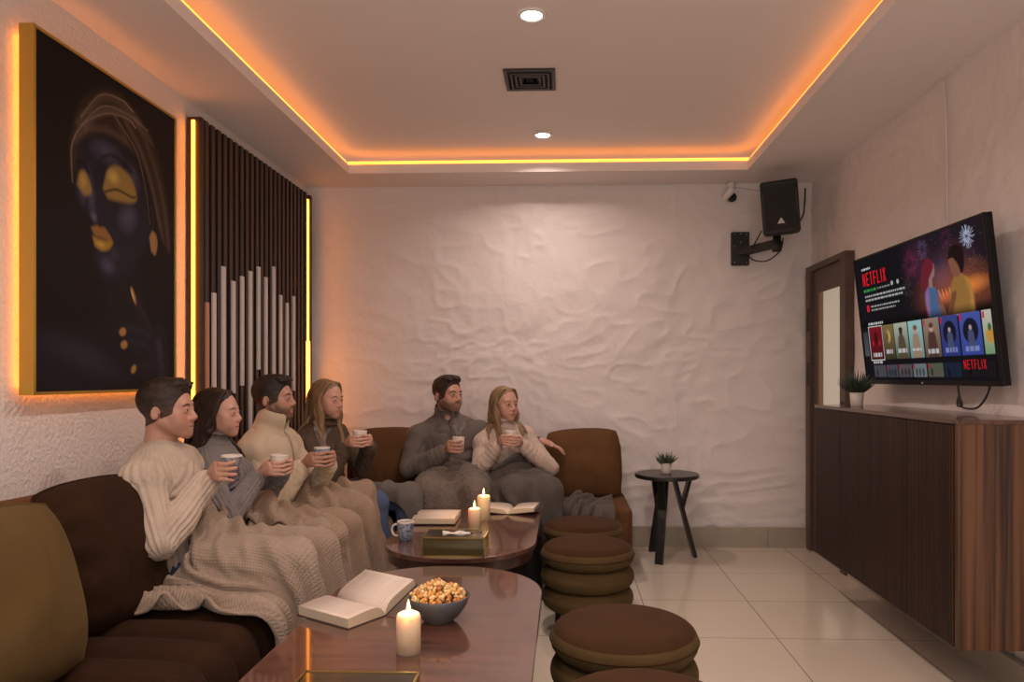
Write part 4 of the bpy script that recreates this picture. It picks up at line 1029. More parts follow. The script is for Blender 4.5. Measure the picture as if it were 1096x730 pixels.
class Solid:
    FAR = .08
    def __init__(s, lo, hi, coarse, fine=()):
        s.ax = [make_axis(lo[i], hi[i], coarse, [(f[0][i], f[1][i], f[2]) for f in fine]) for i in range(3)]
        s.d = np.full([len(a) for a in s.ax], s.FAR, np.float32)
    def region(s, lo, hi):
        sl = []; g = []
        for i in range(3):
            a = max(0, int(np.searchsorted(s.ax[i], lo[i])) - 1); b = min(len(s.ax[i]), int(np.searchsorted(s.ax[i], hi[i])) + 1)
            if b <= a: return None, None
            sl.append(slice(a, b)); sh = [1, 1, 1]; sh[i] = -1; g.append(s.ax[i][a:b].reshape(sh))
        return tuple(sl), g
    def _mix(s, sl, e, k, op):
        D = s.d[sl]
        if op == 'sub': D = -D
        elif op == 'cut': D = -D; e = -e
        if k > 0:
            h = np.maximum(k - np.abs(D - e), 0) / k; r = np.minimum(D, e) - h * h * k * .25
        else: r = np.minimum(D, e)
        s.d[sl] = r if op == 'add' else -r
    def cone(s, a, b, ra, rb, k=.01, op='add'):
        a = np.asarray(a, np.float32); b = np.asarray(b, np.float32); m = k + .035; R = max(ra, rb) + m
        sl, g = s.region(np.minimum(a, b) - R, np.maximum(a, b) + R)
        if sl is None: return
        ab = b - a; l2 = float(ab @ ab) + 1e-12
        t = np.clip(((g[0] - a[0]) * ab[0] + (g[1] - a[1]) * ab[1] + (g[2] - a[2]) * ab[2]) / l2, 0, 1)
        e = np.sqrt((g[0] - a[0] - t * ab[0]) ** 2 + (g[1] - a[1] - t * ab[1]) ** 2 + (g[2] - a[2] - t * ab[2]) ** 2) - (ra + (rb - ra) * t)
        s._mix(sl, e, k, op)
    def ball(s, c, r, k=.01, op='add'): s.cone(c, np.asarray(c) + 1e-5, r, r, k, op)
    def ell(s, c, r, R=np.eye(3), k=.01, op='add'):
        """R columns are the ellipsoid's axes"""
        c = np.asarray(c, np.float32); R = np.asarray(R); m = k + .035
        ext = np.sqrt(((R * np.asarray(r)[None, :]) ** 2).sum(1)) + m
        sl, g = s.region(c - ext, c + ext)
        if sl is None: return
        q = [sum((g[j] - c[j]) * float(R[j, i]) for j in range(3)) for i in range(3)]
        k0 = np.sqrt(sum((q[i] / r[i]) ** 2 for i in range(3))); k1 = np.sqrt(sum((q[i] / r[i] ** 2) ** 2 for i in range(3))) + 1e-9
        s._mix(sl, k0 * (k0 - 1) / k1, k, op)
    def half(s, c, n_, lo, hi, k=.004):
        """remove everything on the +n side of the plane through c, inside a box"""
        sl, g = s.region(lo, hi)
        if sl is None: return
        n_ = unit(n_)
        e = -((g[0] - c[0]) * n_[0] + (g[1] - c[1]) * n_[1] + (g[2] - c[2]) * n_[2])
        D = s.d[sl]; h = np.maximum(k - np.abs(D + e), 0) / k
        s.d[sl] = np.maximum(D, -e) + h * h * k * .25
    def at(s, P):
        ix = [np.clip(np.searchsorted(s.ax[i], P[:, i]) - 1, 0, len(s.ax[i]) - 2) for i in range(3)]
        fr = [np.clip((P[:, i] - s.ax[i][ix[i]]) / (s.ax[i][ix[i] + 1] - s.ax[i][ix[i]]), 0, 1) for i in range(3)]
        out = 0
        for dx in (0, 1):
            for dy in (0, 1):
                for dz in (0, 1):
                    out = out + s.d[ix[0] + dx, ix[1] + dy, ix[2] + dz] * (fr[0] if dx else 1 - fr[0]) * (fr[1] if dy else 1 - fr[1]) * (fr[2] if dz else 1 - fr[2])
        return out
    def mesh(s):
        d = s.d; ins = d < 0
        ins[0] = ins[-1] = False; ins[:, 0] = ins[:, -1] = False; ins[:, :, 0] = ins[:, :, -1] = False
        c = np.zeros([n_ - 1 for n_ in d.shape], np.int8)
        for dx in (0, 1):
            for dy in (0, 1):
                for dz in (0, 1):
                    c += ins[dx:d.shape[0] - 1 + dx, dy:d.shape[1] - 1 + dy, dz:d.shape[2] - 1 + dz]
        mask = (c > 0) & (c < 8)
        I, J, K = np.nonzero(mask)
        idx = np.full(mask.shape, -1, np.int32); idx[I, J, K] = np.arange(len(I))
        pos = np.zeros((len(I), 3)); cnt = np.zeros(len(I))
        corners = [(x, y, z) for x in (0, 1) for y in (0, 1) for z in (0, 1)]
        vals = {q: np.where(ins[I + q[0], J + q[1], K + q[2]], np.minimum(d[I + q[0], J + q[1], K + q[2]], -1e-7), np.maximum(d[I + q[0], J + q[1], K + q[2]], 1e-7)) for q in corners}
        for q in corners:
            for ax_ in range(3):
                if q[ax_]: continue
                w = list(q); w[ax_] = 1; w = tuple(w)
                a, b = vals[q], vals[w]; cr = (a < 0) != (b < 0)
                t = a / (a - b + (~cr) * 1.0)
                p = np.stack([np.full(len(I), float(x)) for x in q], 1); p[:, ax_] += t
                pos[cr] += p[cr]; cnt[cr] += 1
        pos /= cnt[:, None]
        base = (I, J, K)
        Vx = np.stack([np.interp(base[i] + pos[:, i], np.arange(len(s.ax[i])), s.ax[i]) for i in range(3)], 1)
        Q = []
        for ax_ in range(3):
            o1, o2 = [(1, 2), (2, 0), (0, 1)][ax_]
            A = np.take(ins, range(0, d.shape[ax_] - 1), ax_); B = np.take(ins, range(1, d.shape[ax_]), ax_)
            e = np.array(np.nonzero(A != B))
            ok = (e[o1] > 0) & (e[o2] > 0) & (e[o1] < d.shape[o1] - 1) & (e[o2] < d.shape[o2] - 1); e = e[:, ok]
            def cell(a, b):
                q = e.copy(); q[o1] -= a; q[o2] -= b; return idx[q[0], q[1], q[2]]
            f = np.stack([cell(1, 1), cell(0, 1), cell(0, 0), cell(1, 0)], 1)
            flip = ~ins[e[0], e[1], e[2]]; f[flip] = f[flip][:, ::-1]
            Q.append(f)
        Q = np.concatenate(Q)
        Q = Q[(Q >= 0).all(1)]
        return Vx, Q
def smooth_mesh(Vx, Q, it=1, lam=.5):
    e = np.concatenate([Q[:, [0, 1]], Q[:, [1, 2]], Q[:, [2, 3]], Q[:, [3, 0]]])
    n_ = len(Vx); cnt = np.bincount(e[:, 0], minlength=n_) + np.bincount(e[:, 1], minlength=n_)
    for _ in range(it):
        acc = np.stack([np.bincount(e[:, 0], Vx[e[:, 1], i], n_) + np.bincount(e[:, 1], Vx[e[:, 0], i], n_) for i in range(3)], 1)
        Vx = Vx + lam * (acc / np.maximum(cnt, 1)[:, None] - Vx)
    return Vx
def vert_normals(Vx, Q):
    n_ = np.cross(Vx[Q[:, 2]] - Vx[Q[:, 0]], Vx[Q[:, 3]] - Vx[Q[:, 1]])
    out = np.stack([sum(np.bincount(Q[:, k], n_[:, i], len(Vx)) for k in range(4)) for i in range(3)], 1)
    return out / (np.linalg.norm(out, axis=1)[:, None] + 1e-12)

# ------------------------------------------------------------------ people
def frame_of(az, pitch=0, roll=0):
    """columns: left, forward, up"""
    f = V3(math.cos(az) * math.cos(pitch), math.sin(az) * math.cos(pitch), math.sin(pitch))
    l = unit(np.cross((0, 0, 1), f)); u = np.cross(f, l)
    if roll:
        l, u = l * math.cos(roll) + u * math.sin(roll), u * math.cos(roll) - l * math.sin(roll)
    return np.stack([l, f, u], 1)
def ik(a, b, l1, l2, pole):
    a, b = np.asarray(a, float), np.asarray(b, float); d = b - a; L_ = np.linalg.norm(d)
    if L_ > (l1 + l2) * .995:
        k = L_ / ((l1 + l2) * .995); l1 *= k; l2 *= k
    x = (l1 * l1 - l2 * l2 + L_ * L_) / (2 * L_); h = math.sqrt(max(l1 * l1 - x * x, 0))
    u = d / L_; p = np.asarray(pole, float); p = unit(p - u * (p @ u))
    return a + u * x + p * h

def hand_on_mug(F, M, R, al, sg, s=1., ln=1., dz=0.):
    dz = dz - .011
    """one hand wrapped round an upright mug; returns the wrist"""
    al = al * D2R
    dr = lambda a: V3(math.cos(a), math.sin(a), 0)
    M = np.asarray(M, float) + V3(0, 0, dz); T_ = V3(-math.sin(al), math.cos(al), 0)
    pc = M + dr(al) * (R + .019 * s)
    wrist = M + dr(al) * (R + .034) - sg * T_ * .070 * s + V3(0, 0, -.036)
    if F is None: return wrist
    F.ell(pc, (.0145 * s, .036 * s, .040 * s), np.stack([dr(al), T_, V3(0, 0, 1)], 1), .012)
    F.cone(pc - sg * T_ * .02 * s, wrist, .024 * s, .024 * s, .02)
    for i, (z, lf, r0) in enumerate(((.031, .92, .0092), (.0105, 1.04, .0096), (-.0105, 1.0, .0092), (-.030, .80, .0080))):
        z *= s; r0 *= s; a0 = al + sg * .62
        k0 = M + dr(a0) * (R + .0135 * s) + V3(0, 0, z * .95)
        F.cone(pc + V3(0, 0, z * .7), k0, .0125 * s, .0108 * s, .008)
        prev = k0; rp = r0 * 1.10; seg = (.72, .58, .46); a = a0
        for j in range(3):
            a += sg * seg[j] * lf * ln * (.04 / R) ** .5
            q = M + dr(a) * (R + (.0098, .0085, .0070)[j] * s) + V3(0, 0, z + (.0045, .0015, -.001, -.003)[i] * (j - .5))
            F.cone(prev, q, rp, r0 * (.98, .92, .80)[j], .0025 if j else .004); prev = q; rp = r0 * (.98, .92, .80)[j]
    tb = M + dr(al - sg * .50) * (R + .024 * s) + V3(0, 0, .004 * s)
    tm = M + dr(al - sg * .98 * ln) * (R + .0165 * s) + V3(0, 0, .022 * s)
    tt = M + dr(al - sg * 1.55 * ln) * (R + .0100 * s) + V3(0, 0, .032 * s)
    F.cone(pc - sg * T_ * .018 * s, tb, .018 * s, .0155 * s, .012); F.cone(tb, tm, .0145 * s, .0115 * s, .006); F.cone(tm, tt, .0112 * s, .0085 * s, .004)
    return wrist
def hand_relaxed(F, W, fw, up, side, s=1.):
    """hand lying along fw, back of the hand towards up; side = direction of the thumb"""
    fw, up = unit(fw), unit(up); sd = unit(side - fw * (np.asarray(side) @ fw)); up = unit(np.cross(sd, fw)) * (1 if np.cross(sd, fw) @ up > 0 else -1)
    pc = np.asarray(W) + fw * .052 * s
    F.ell(pc, (.040 * s, .046 * s, .0145 * s), np.stack([sd, fw, up], 1), .012)
    F.cone(W, pc, .026 * s, .024 * s, .02)
    for i, (o, lf, r0) in enumerate(((.030, .92, .0092), (.010, 1.04, .0096), (-.011, .98, .0092), (-.030, .78, .0080))):
        prev = pc + fw * .036 * s + sd * o * s; d = fw + sd * o * 1.6; drop = .15
        F.cone(pc + sd * o * .7 * s, prev, .0125 * s, .0105 * s, .008)
        for j, L_ in enumerate((.040, .026, .020)):
            dd = unit(d - up * drop); q = prev + dd * L_ * lf * s
            F.cone(prev, q, r0 * (1.05, .98, .9)[j] * s, r0 * (.98, .9, .78)[j] * s, .003); prev = q; drop += .45
    tb = pc + sd * .034 * s - fw * .022 * s; tm = tb + unit(sd * .8 + fw) * .036 * s; tt = tm + unit(sd * .25 + fw - up * .2) * .028 * s
    F.cone(pc - fw * .02 * s, tb, .018 * s, .0155 * s, .012); F.cone(tb, tm, .0145 * s, .0115 * s, .006); F.cone(tm, tt, .0112 * s, .0085 * s, .004)

def head_solid(F, T, R, s, fem, nb, beard=0):
    k = lambda v: v * s
    r3 = lambda *r: tuple(x * s for x in r)
    jw = .046 if fem else .053; cw = .013 if fem else .021
    F.ell(T(0, -.016, .040), r3(.073, .094, .079), R, .0)
    F.ell(T(0, .020, .008), r3(.062, .071, .084), R, k(.03))
    F.ell(T(0, .032, -.050), r3(.047 if fem else .051, .050, .052), R, k(.03))
    for sg in (-1, 1):
        F.cone(T(sg * jw, .006, -.046), T(sg * cw, .066, -.093), k(.017 if fem else .020), k(.013 if fem else .0155), k(.028))
        F.ball(T(sg * .045, .056, -.020), k(.020), k(.028))
        F.ball(T(sg * .034, .060, -.052), k(.022), k(.03))
    F.ball(T(0, .078, -.096), k(.0145 if fem else .0170), k(.022))
    F.ell(T(0, .074, -.062), r3(.030, .021, .026), R, k(.022))
    F.cone(T(-.038, .076, .022), T(.038, .076, .022), k(.010 if fem else .0125), k(.010 if fem else .0125), k(.020))
    for sg in (-1, 1):
        F.ball(T(sg * .033, .1035, .002), k(.0165), k(.013), 'sub')
        F.ball(T(sg * .032, .0775, .001), k(.0158), k(.006))
        F.ell(T(sg * .0325, .0935, .0005), r3(.0128, .0105, .0040 if fem else .0036), R, k(.0015), 'sub')
        F.cone(T(sg * .0215, .0905, .0066), T(sg * .0440, .0868, .0062), k(.0020), k(.0020), k(.004))
    nz = 1.0 if fem else 1.14
    F.cone(T(0, .084, .014), T(0, .1015 + .004 * nz, -.029), k(.0078), k(.0102 * nz), k(.014))
    for sg in (-1, 1): F.ball(T(sg * .0112 * nz, .0955, -.035), k(.0080 * nz), k(.009))
    F.cone(T(0, .10, -.040), T(0, .094, -.052), k(.006), k(.006), k(.010))
    lf = 1.12 if fem else .95
    for sg in (-1, 1):
        F.cone(T(sg * .0255, .0825, -.0645), T(sg * .0050, .0938, -.0608), k(.0035), k(.0052 * lf), k(.006))
        F.cone(T(sg * .0235, .0828, -.0665), T(0, .0920, -.0730), k(.0035), k(.0062 * lf), k(.006))
    F.ell(T(0, .0995, -.0668), r3(.024, .0100, .0012), R, k(.002), 'sub')
    for sg in (-1, 1):
        Re = R @ np.array([[math.cos(.35 * sg), -math.sin(.35 * sg), 0], [math.sin(.35 * sg), math.cos(.35 * sg), 0], [0, 0, 1]]) @ np.array([[1, 0, 0], [0, math.cos(-.2), -math.sin(-.2)], [0, math.sin(-.2), math.cos(-.2)]])
        F.ell(T(sg * .0755, -.014, -.006), r3(.0065, .0165, .0285), Re, k(.006))
        F.ell(T(sg * .0835, -.009, -.003), r3(.0060, .0095, .0175), Re, k(.004), 'sub')
        F.ball(T(sg * .0775, .003, -.008), k(.006), k(.005))
    F.cone(T(0, -.022, -.050), nb, k(.043 if fem else .052), k(.047 if fem else .060), k(.022))
    F.cone(T(0, .012, -.085), nb + R[:, 1] * .015 * s, k(.024), k(.04), k(.02))

def torso_solid(F, sp, off):
    P, N, l, f, u, s, fem = sp['P'], sp['N'], sp['l'], sp['f'], sp['u'], sp['s'], sp['fem']
    B = np.stack([l, f, u], 1); L_ = np.linalg.norm(N - P)
    w = .90 if fem else 1.0
    r = lambda a, b, c_: (a * w * s + off, b * w * s + off, c_ * s + off)
    F.ell(P + u * .00, r(.168, .125, .125), B, .0 if off < 0 else .001)
    F.ell(P + u * L_ * .30 + f * .005, r(.146, .108, .15), B, .06)
    F.ell(P + u * L_ * .66 - f * .005, r(.166, .112, .165), B, .06)
    F.ell(P + u * L_ * .82 - f * .015, r(.150, .095, .10), B, .05)
    if fem:
        for sg in (-1, 1): F.ell(P + u * L_ * .66 + l * sg * .068 * s + f * .075 * s, r(.058, .052, .058), B, .035)
    for S_ in (sp['SL'], sp['SR']):
        F.cone(N - u * .015, S_, .048 * s * w + off, .058 * s * w + off, .05)
def arm_solid(F, S_, E_, W_, s, off, fem, sleeve_end=1.0):
    w = .84 if fem else 1.0
    F.ball(S_, .060 * s * w + off, .035)
    m = S_ + (E_ - S_) * .45
    F.cone(S_, m, .054 * s * w + off, .049 * s * w + off, .012); F.cone(m, E_, .049 * s * w + off, .042 * s * w + off, .009)
    q = E_ + (W_ - E_) * .3; e = E_ + (W_ - E_) * sleeve_end
    F.cone(E_, q, .042 * s * w + off, .042 * s * w + off, .009); F.cone(q, e, .042 * s * w + off, (.042 + (.029 - .042) * (sleeve_end - .3) / .7) * s * w + off, .009)
def legs_solid(F, sp, off, feet=False):
    s = sp['s']
    for sg, Kn, An in ((1, sp['KL'], sp['AL']), (-1, sp['KR'], sp['AR'])):
        h = sp['P'] + sp['l'] * sg * .088 * s - sp['u'] * .01
        F.cone(h, Kn, .088 * s + off, .060 * s + off, .05)
        c_ = Kn + (An - Kn) * .35 - sp['f'] * .012
        F.cone(Kn, c_, .058 * s + off, .054 * s + off, .02); F.cone(c_, An, .054 * s + off, .038 * s + off, .02)
        if feet:
            F.cone(An - V3(0, 0, .02), An + unit(sp['f'] * V3(1, 1, 0)) * .15 - V3(0, 0, .045), .038, .028, .03)

SKIN_NODES = None
def skin_mat():
    return mat('skin', (.5, .3, .2), .48, attr='col', sss=.12, sss_r=(.012, .005, .0025), bump=[('noise', 260, .08, .001)])
def hair_mat(name, c):
    return mat(name, c, .42, vary=.45, vscale=1.0, bump=[('noise', 1.0, .5, .004)], coords='Object', spec=.4)

def hair_material(name, c1, c2):
    if name in MATS: return MATS[name]
    m = bpy.data.materials.new(name); m.use_nodes = True
    n = m.node_tree.nodes; L = m.node_tree.links; p = n['Principled BSDF']
    at = S(n, 'ShaderNodeAttribute', attribute_name='strand')
    cr = S(n, 'ShaderNodeValToRGB'); e = cr.color_ramp.elements; e[0].position = .2; e[0].color = (*c1, 1); e[1].position = .8; e[1].color = (*c2, 1)
    L.new(at.outputs[2], cr.inputs[0]); L.new(cr.outputs[0], p.inputs['Base Color'])
    p.inputs['Roughness'].default_value = .42; p.inputs['Specular IOR Level'].default_value = .4
    MATS[name] = m
    return m

def knit_material(name, c, rough=.9, bump=.4, sc=220):
    return mat(name, c, rough, sheen=.25, vary=.10, vscale=14, bump=[('noise', 26, .25, .008), ('voronoi', sc, bump, .004)])

def person(sp):
    s = sp['s']; fem = sp['fem']
    Hc = V3(*sp['head']); R = frame_of(sp['haz'] * D2R, sp.get('hp', 0) * D2R, sp.get('hr', 0) * D2R)
    T = lambda l, f, u: Hc + R @ (V3(l, f, u) * s)
    baz = sp['baz'] * D2R
    P = V3(*sp['pelvis']); N = Hc + V3(*sp.get('neck', (0, 0, 0))) + R[:, 2] * -.172 * s - V3(math.cos(baz), math.sin(baz), 0) * .035 * s
    u = unit(N - P); f = V3(math.cos(baz), math.sin(baz), 0); l = unit(np.cross(u, f)); f = np.cross(l, u)
    sp.update(P=P, N=N, l=l, f=f, u=u)
    hw_ = (.150 if fem else .182) * s
    sp['SL'] = N - u * (.080 if fem else .092) * s + l * hw_ + V3(*sp.get('dSL', (0, 0, 0))); sp['SR'] = N - u * (.080 if fem else .092) * s - l * hw_ + V3(*sp.get('dSR', (0, 0, 0)))
    for k_ in ('KL', 'KR', 'AL', 'AR'): sp[k_] = V3(*sp[k_])
    hs = s * (.90 if fem else 1.0)
    mugM = V3(*sp['mug']); mr = sp.get('mr', .040)
    hands = {}
    for side, S_ in (('R', sp['SR']), ('L', sp['SL'])):
        h = sp['hand' + side]
        if h[0] == 'mug': W = hand_on_mug(None, mugM, mr, h[1], h[2], hs, h[3] if len(h) > 3 else 1., h[4] if len(h) > 4 else 0.)
        else: W = V3(*h[1])
        E_ = ik(S_, W, .295 * s * (.94 if fem else 1), .255 * s * (.94 if fem else 1), sp['pole' + side]) if 'elb' + side not in sp else V3(*sp['elb' + side])
        hands[side] = (S_, E_, W, h)
    allp = np.array([Hc, P, N, sp['KL'], sp['KR'], sp['AL'], sp['AR'], sp['SL'], sp['SR']] + [hands[k_][i] for k_ in 'RL' for i in (1, 2)] + [mugM])
    lo = allp.min(0) - .24; hi = allp.max(0) + .24; lo[2] = max(lo[2], -.01)
    fine = [(Hc - .135 * s, Hc + .135 * s, sp.get('res', .0024))]
    fine[0][0][2] -= .03
    for k_ in 'RL':
        W, h = hands[k_][2], hands[k_][3]
        if h[0] == 'mug' : c_ = mugM * .75 + W * .25
        elif h[0] == 'rest': c_ = W + unit(V3(*h[2])) * .07
        else: continue
        fine.append((c_ - .095, c_ + .095, .0032))
    F = Solid(lo, hi, .011, fine)
    torso_solid(F, sp, -.012)
    legs_solid(F, sp, -.006, True)
    for k_ in 'RL':
        S_, E_, W, h = hands[k_]
        arm_solid(F, S_, E_, W, s, -.004, fem)
    head_solid(F, T, R, s, fem, N)
    for k_ in 'RL':
        S_, E_, W, h = hands[k_]
        if h[0] == 'mug': hand_on_mug(F, mugM, mr, h[1], h[2], hs, h[3] if len(h) > 3 else 1., h[4] if len(h) > 4 else 0.)
        else: hand_relaxed(F, W, V3(*h[2]), V3(*h[3]), V3(*h[4]), hs)
    Vx, Q = F.mesh(); Vx = smooth_mesh(Vx, Q, 1, .35)
    # colours of the skin itself: lips, cheeks, stubble, knuckles; plus painted mouth-slit shade
    q = (Vx - Hc) @ R / s
    colr = np.tile(np.array(sp['skin']), (len(Vx), 1))
    def blend(m, c): 
        colr[:] = colr * (1 - m[:, None]) + np.array(c) * m[:, None]
    g = lambda a: np.clip(a, 0, 1)
    sk = np.array(sp['skin'])
    front = g((q[:, 1] - .05) / .01)
    blend(front * np.exp(-(((np.abs(q[:, 0]) - .043) / .020) ** 2 + ((q[:, 2] + .028) / .018) ** 2)) * .35, sk * V3(1.05, .72, .68))
    blend(front * np.exp(-((q[:, 0] / .014) ** 2 + ((q[:, 2] + .033) / .012) ** 2)) * .3, sk * V3(1.05, .75, .70))
    if sp.get('stubble'):
        low = g((-.036 - q[:, 2] + np.clip(.060 - q[:, 1], 0, .05) * .55) / .014) * g((q[:, 1] + .012) / .012) * g((q[:, 2] + .140) / .02)
        mo = g(1 - np.sqrt((q[:, 0] / .030) ** 2 + ((q[:, 2] + .067) / .011) ** 2)) * 3
        low = low * (1 - np.clip(mo, 0, 1)); chk = np.exp(-(((np.abs(q[:, 0]) - .042) / .02) ** 2 + ((q[:, 2] + .040) / .014) ** 2)) * g((q[:, 1] - .04) / .02)
        blend(low * (1 - .8 * chk) * sp['stubble'], sp['hair'][0])
    lip = g((1 - np.sqrt((q[:, 0] / .0285) ** 2 + ((q[:, 2] + .067) / .0112) ** 2)) / .25) * g((q[:, 1] - .080) / .004)
    blend(lip * (.8 if fem else .5), sp['lip'])
    blend(g(1 - np.abs(q[:, 2] + .0668) / .0016) * g((.0235 - np.abs(q[:, 0])) / .004) * g((q[:, 1] - .085) / .003) * .8, V3(*sp['lip']) * .35)  # shade of the parting between the lips, painted into the skin colour
    o = arrays_obj('person', Vx, Q, skin_mat(), None, True, colr)
    tag(o, sp['label'], 'person', 'people on the sofas')
    # eyes
    for sg in (-1, 1):
        c0 = T(sg * .032, .0785, .001); r = .0138 * s
        bm = bmesh.new(); bmesh.ops.create_uvsphere(bm, u_segments=24, v_segments=16, radius=r)
        gz = unit(R[:, 1] + R[:, 0] * sp.get('gaze', 0)); 
        me = bpy.data.meshes.new('eye'); bm.to_mesh(me); bm.free()
        co = np.zeros(len(me.vertices) * 3, np.float32); me.vertices.foreach_get('co', co); co = co.reshape(-1, 3)
        # turn the pole towards the gaze
        zx = unit(np.cross((0, 0, 1), gz)); Rm = np.stack([zx, np.cross(gz, zx), gz], 1)
        d_ = co[:, 2] / r
        cc = np.where(d_[:, None] > .985, (.006, .005, .005), np.where(d_[:, None] > .86, sp.get('iris', (.045, .026, .016)), (.40, .35, .32)))
        co = co @ Rm.T + c0
        me.vertices.foreach_set('co', co.astype(np.float32).ravel())
        ca = me.color_attributes.new('col', 'FLOAT_COLOR', 'POINT'); c4 = np.ones((len(cc), 4), np.float32); c4[:, :3] = cc; ca.data.foreach_set('color', c4.ravel())
        link('eye', me, mat('eye_surface', (.5, .5, .5), .15, attr='col'), o, True)
    # brows lie on the skin
    def surf(l_, u_):
        t = np.linspace(.125, .05, 160); pts = np.array([T(l_, x, u_) for x in t]); dv = F.at(pts); i = int(np.argmax(dv < 0)); return T(l_, t[i] if dv[i] < 0 else .08, u_)
    for sg in (-1, 1):
        bp = [surf(sg * a, b) for a, b in ((.014, .0205), (.022, .0225), (.034, .0240), (.044, .0220), (.052, .0160))]
        th = .0019 if fem else .0030
        obj('eyebrow', tube(bmesh.new(), spline(bp, 4), [s * th * x for x in ([.7] + [1.0] * 12 + [.75] * 3 + [.3])], 6), mat('brow_' + sp['key'], sp['brow'], .7), o, True)
    # sweater
    off = sp.get('off', .016)
    tl = np.array([P - u * .10, N, sp['SL'], sp['SR']] + [hands[k_][i] for k_ in 'RL' for i in (1, 2)])
    F2 = Solid(tl.min(0) - .20, tl.max(0) + .17, .0052)
    torso_solid(F2, sp, off)
    for k_ in 'RL':
        S_, E_, W, h = hands[k_]
        arm_solid(F2, S_, E_, W, s, off, fem, .90)
        # turned cuff
        d_ = unit(W - E_); c0 = E_ + (W - E_) * .80; c1 = E_ + (W - E_) * .93
        F2.cone(c0, c1, .031 * s + off * .9, .029 * s + off * .75, .006)
    nk = T(0, -.018, -.085)
    if sp['collar'] == 'turtle':
        nd_ = unit(nk - N)
        F2.cone(N - nd_ * .02, N + nd_ * .055 * s, .064 * s + off * .5, .056 * s + off * .5, .03)
        Bn = np.stack([l, np.cross(nd_, l), nd_], 1)
        F2.ell(N + nd_ * .036 * s + f * .010, (.082 * s, .080 * s, .024 * s), Bn, .004)
        F2.ell(N + nd_ * .078 * s + f * .014, (.077 * s, .075 * s, .022 * s), Bn, .003)
    elif sp['collar'] == 'crew':
        nd_ = unit(nk - N); F2.cone(N - nd_ * .01 + f * .006, N + nd_ * .010 * s, .070 * s + off * .3, .064 * s + off * .3, .012)
        F2.ell(N + nd_ * .022 * s + f * .008, (.074 * s, .072 * s, .013 * s), np.stack([l, np.cross(nd_, l), nd_], 1), .004)
    else:   # stand-up zip collar, open at the front
        nd_ = unit(nk - N)
        F2.cone(N - nd_ * .02, N + nd_ * .050 * s, .070 * s + off * .5, .069 * s + off * .4, .03)
        F2.cone(N + nd_ * .020 * s + f * .012, N + nd_ * .066 * s + f * .020, .070 * s + off * .6, .074 * s + off * .6, .012)
        F2.cone(N + nd_ * .040 * s + f * .014 * s, N + nd_ * .14 * s + f * .036 * s, .048 * s, .070 * s, .006, 'sub')
        F2.ell(N + nd_ * .045 * s + f * .095 * s, (.018 * s, .05 * s, .055 * s), np.stack([l, f, u], 1), .012, 'sub')
    V2, Q2 = F2.mesh(); V2 = smooth_mesh(V2, Q2, 2, .5)
    Nn_ = vert_normals(V2, Q2)
    # folds and ribs of the knit
    rel = (V2 - P) @ np.stack([l, f, u], 1)
    ph = np.zeros(len(V2)); along = np.zeros(len(V2)); best = np.full(len(V2), 9.0); fold = np.zeros(len(V2)); arm = np.zeros(len(V2), bool)
    for k_ in 'RL':
        S_, E_, W, h = hands[k_]
        for a, b, seg in ((S_, E_, 0), (E_, W, 1)):
            ab = b - a; L2 = ab @ ab; t = (V2 - a) @ ab / L2; tc_ = np.clip(t, 0, 1); dv = V2 - a - tc_[:, None] * ab; dist = np.linalg.norm(dv, axis=1)
            e1 = unit(np.cross(ab, (0.3, .2, 1))); e2 = unit(np.cross(ab, e1)); an = np.arctan2(dv @ e1, dv @ e2)
            m = (dist < .085 * s + off) & (dist < best) & ((t > .12) | (seg == 1))
            best[m] = dist[m]; ph[m] = an[m]; arm |= m; along[m] = (tc_ * math.sqrt(L2))[m]
        de = np.linalg.norm(V2 - E_, axis=1); ax_ = unit(W - S_)
        bl = unit((S_ + W) / 2 - E_); ins_ = np.clip(((V2 - E_) @ bl) / .05 + .2, 0, 1)
        cr = np.sin((V2 - E_) @ ax_ * 170 + 2.5 * vnoise(V2, 11, 3)) * np.exp(-(de / .085) ** 2) * ins_
        fold += .0065 * cr
        dsh = np.linalg.norm(V2 - (S_ + (E_ - S_) * .3), axis=1)
        fold += .003 * np.sin((V2 - S_) @ unit(E_ - S_ + (V3(0, 0, .2))) * 95 + 3 * vnoise(V2, 9, 5)) * np.exp(-(dsh / .11) ** 2)
        dw = np.linalg.norm(V2 - (E_ + (W - E_) * .72), axis=1)
        fold += .0028 * np.sin((V2 - E_) @ unit(W - E_) * 190 + 2.2 * vnoise(V2, 14, 8)) * np.exp(-(dw / .07) ** 2)
    band = np.exp(-((rel[:, 2] - .12) / .10) ** 2) * (~arm)
    fold += band * .007 * np.sin(rel[:, 2] * 75 + 2.6 * vnoise(V2, 6, 2) + rel[:, 0] * 9)
    fold -= sp.get('crease', .006) * (1 - np.abs(vnoise(V2 * V3(1, 1, .55) + .05 * np.stack([vnoise(V2, 6, 21), vnoise(V2, 6, 22), vnoise(V2, 6, 23)], 1), 8.5, 24))) ** 5
    fold += sp.get('drape', .006) * vnoise(V2, 7, 11) + sp.get('drape', .006) * .5 * vnoise(V2 * V3(1, 1, .5), 17, 12)
    rib = np.where(arm, np.cos(ph * sp.get('nrib_arm', 18)), np.cos(np.arctan2(rel[:, 0], rel[:, 1] + .02) * sp.get('nrib', 52)))
    V2 = V2 + Nn_ * (fold + sp.get('rib', .0016) * rib)[:, None]
    sw_ = arrays_obj('sweater', V2, Q2, sp['knit'], o, True)
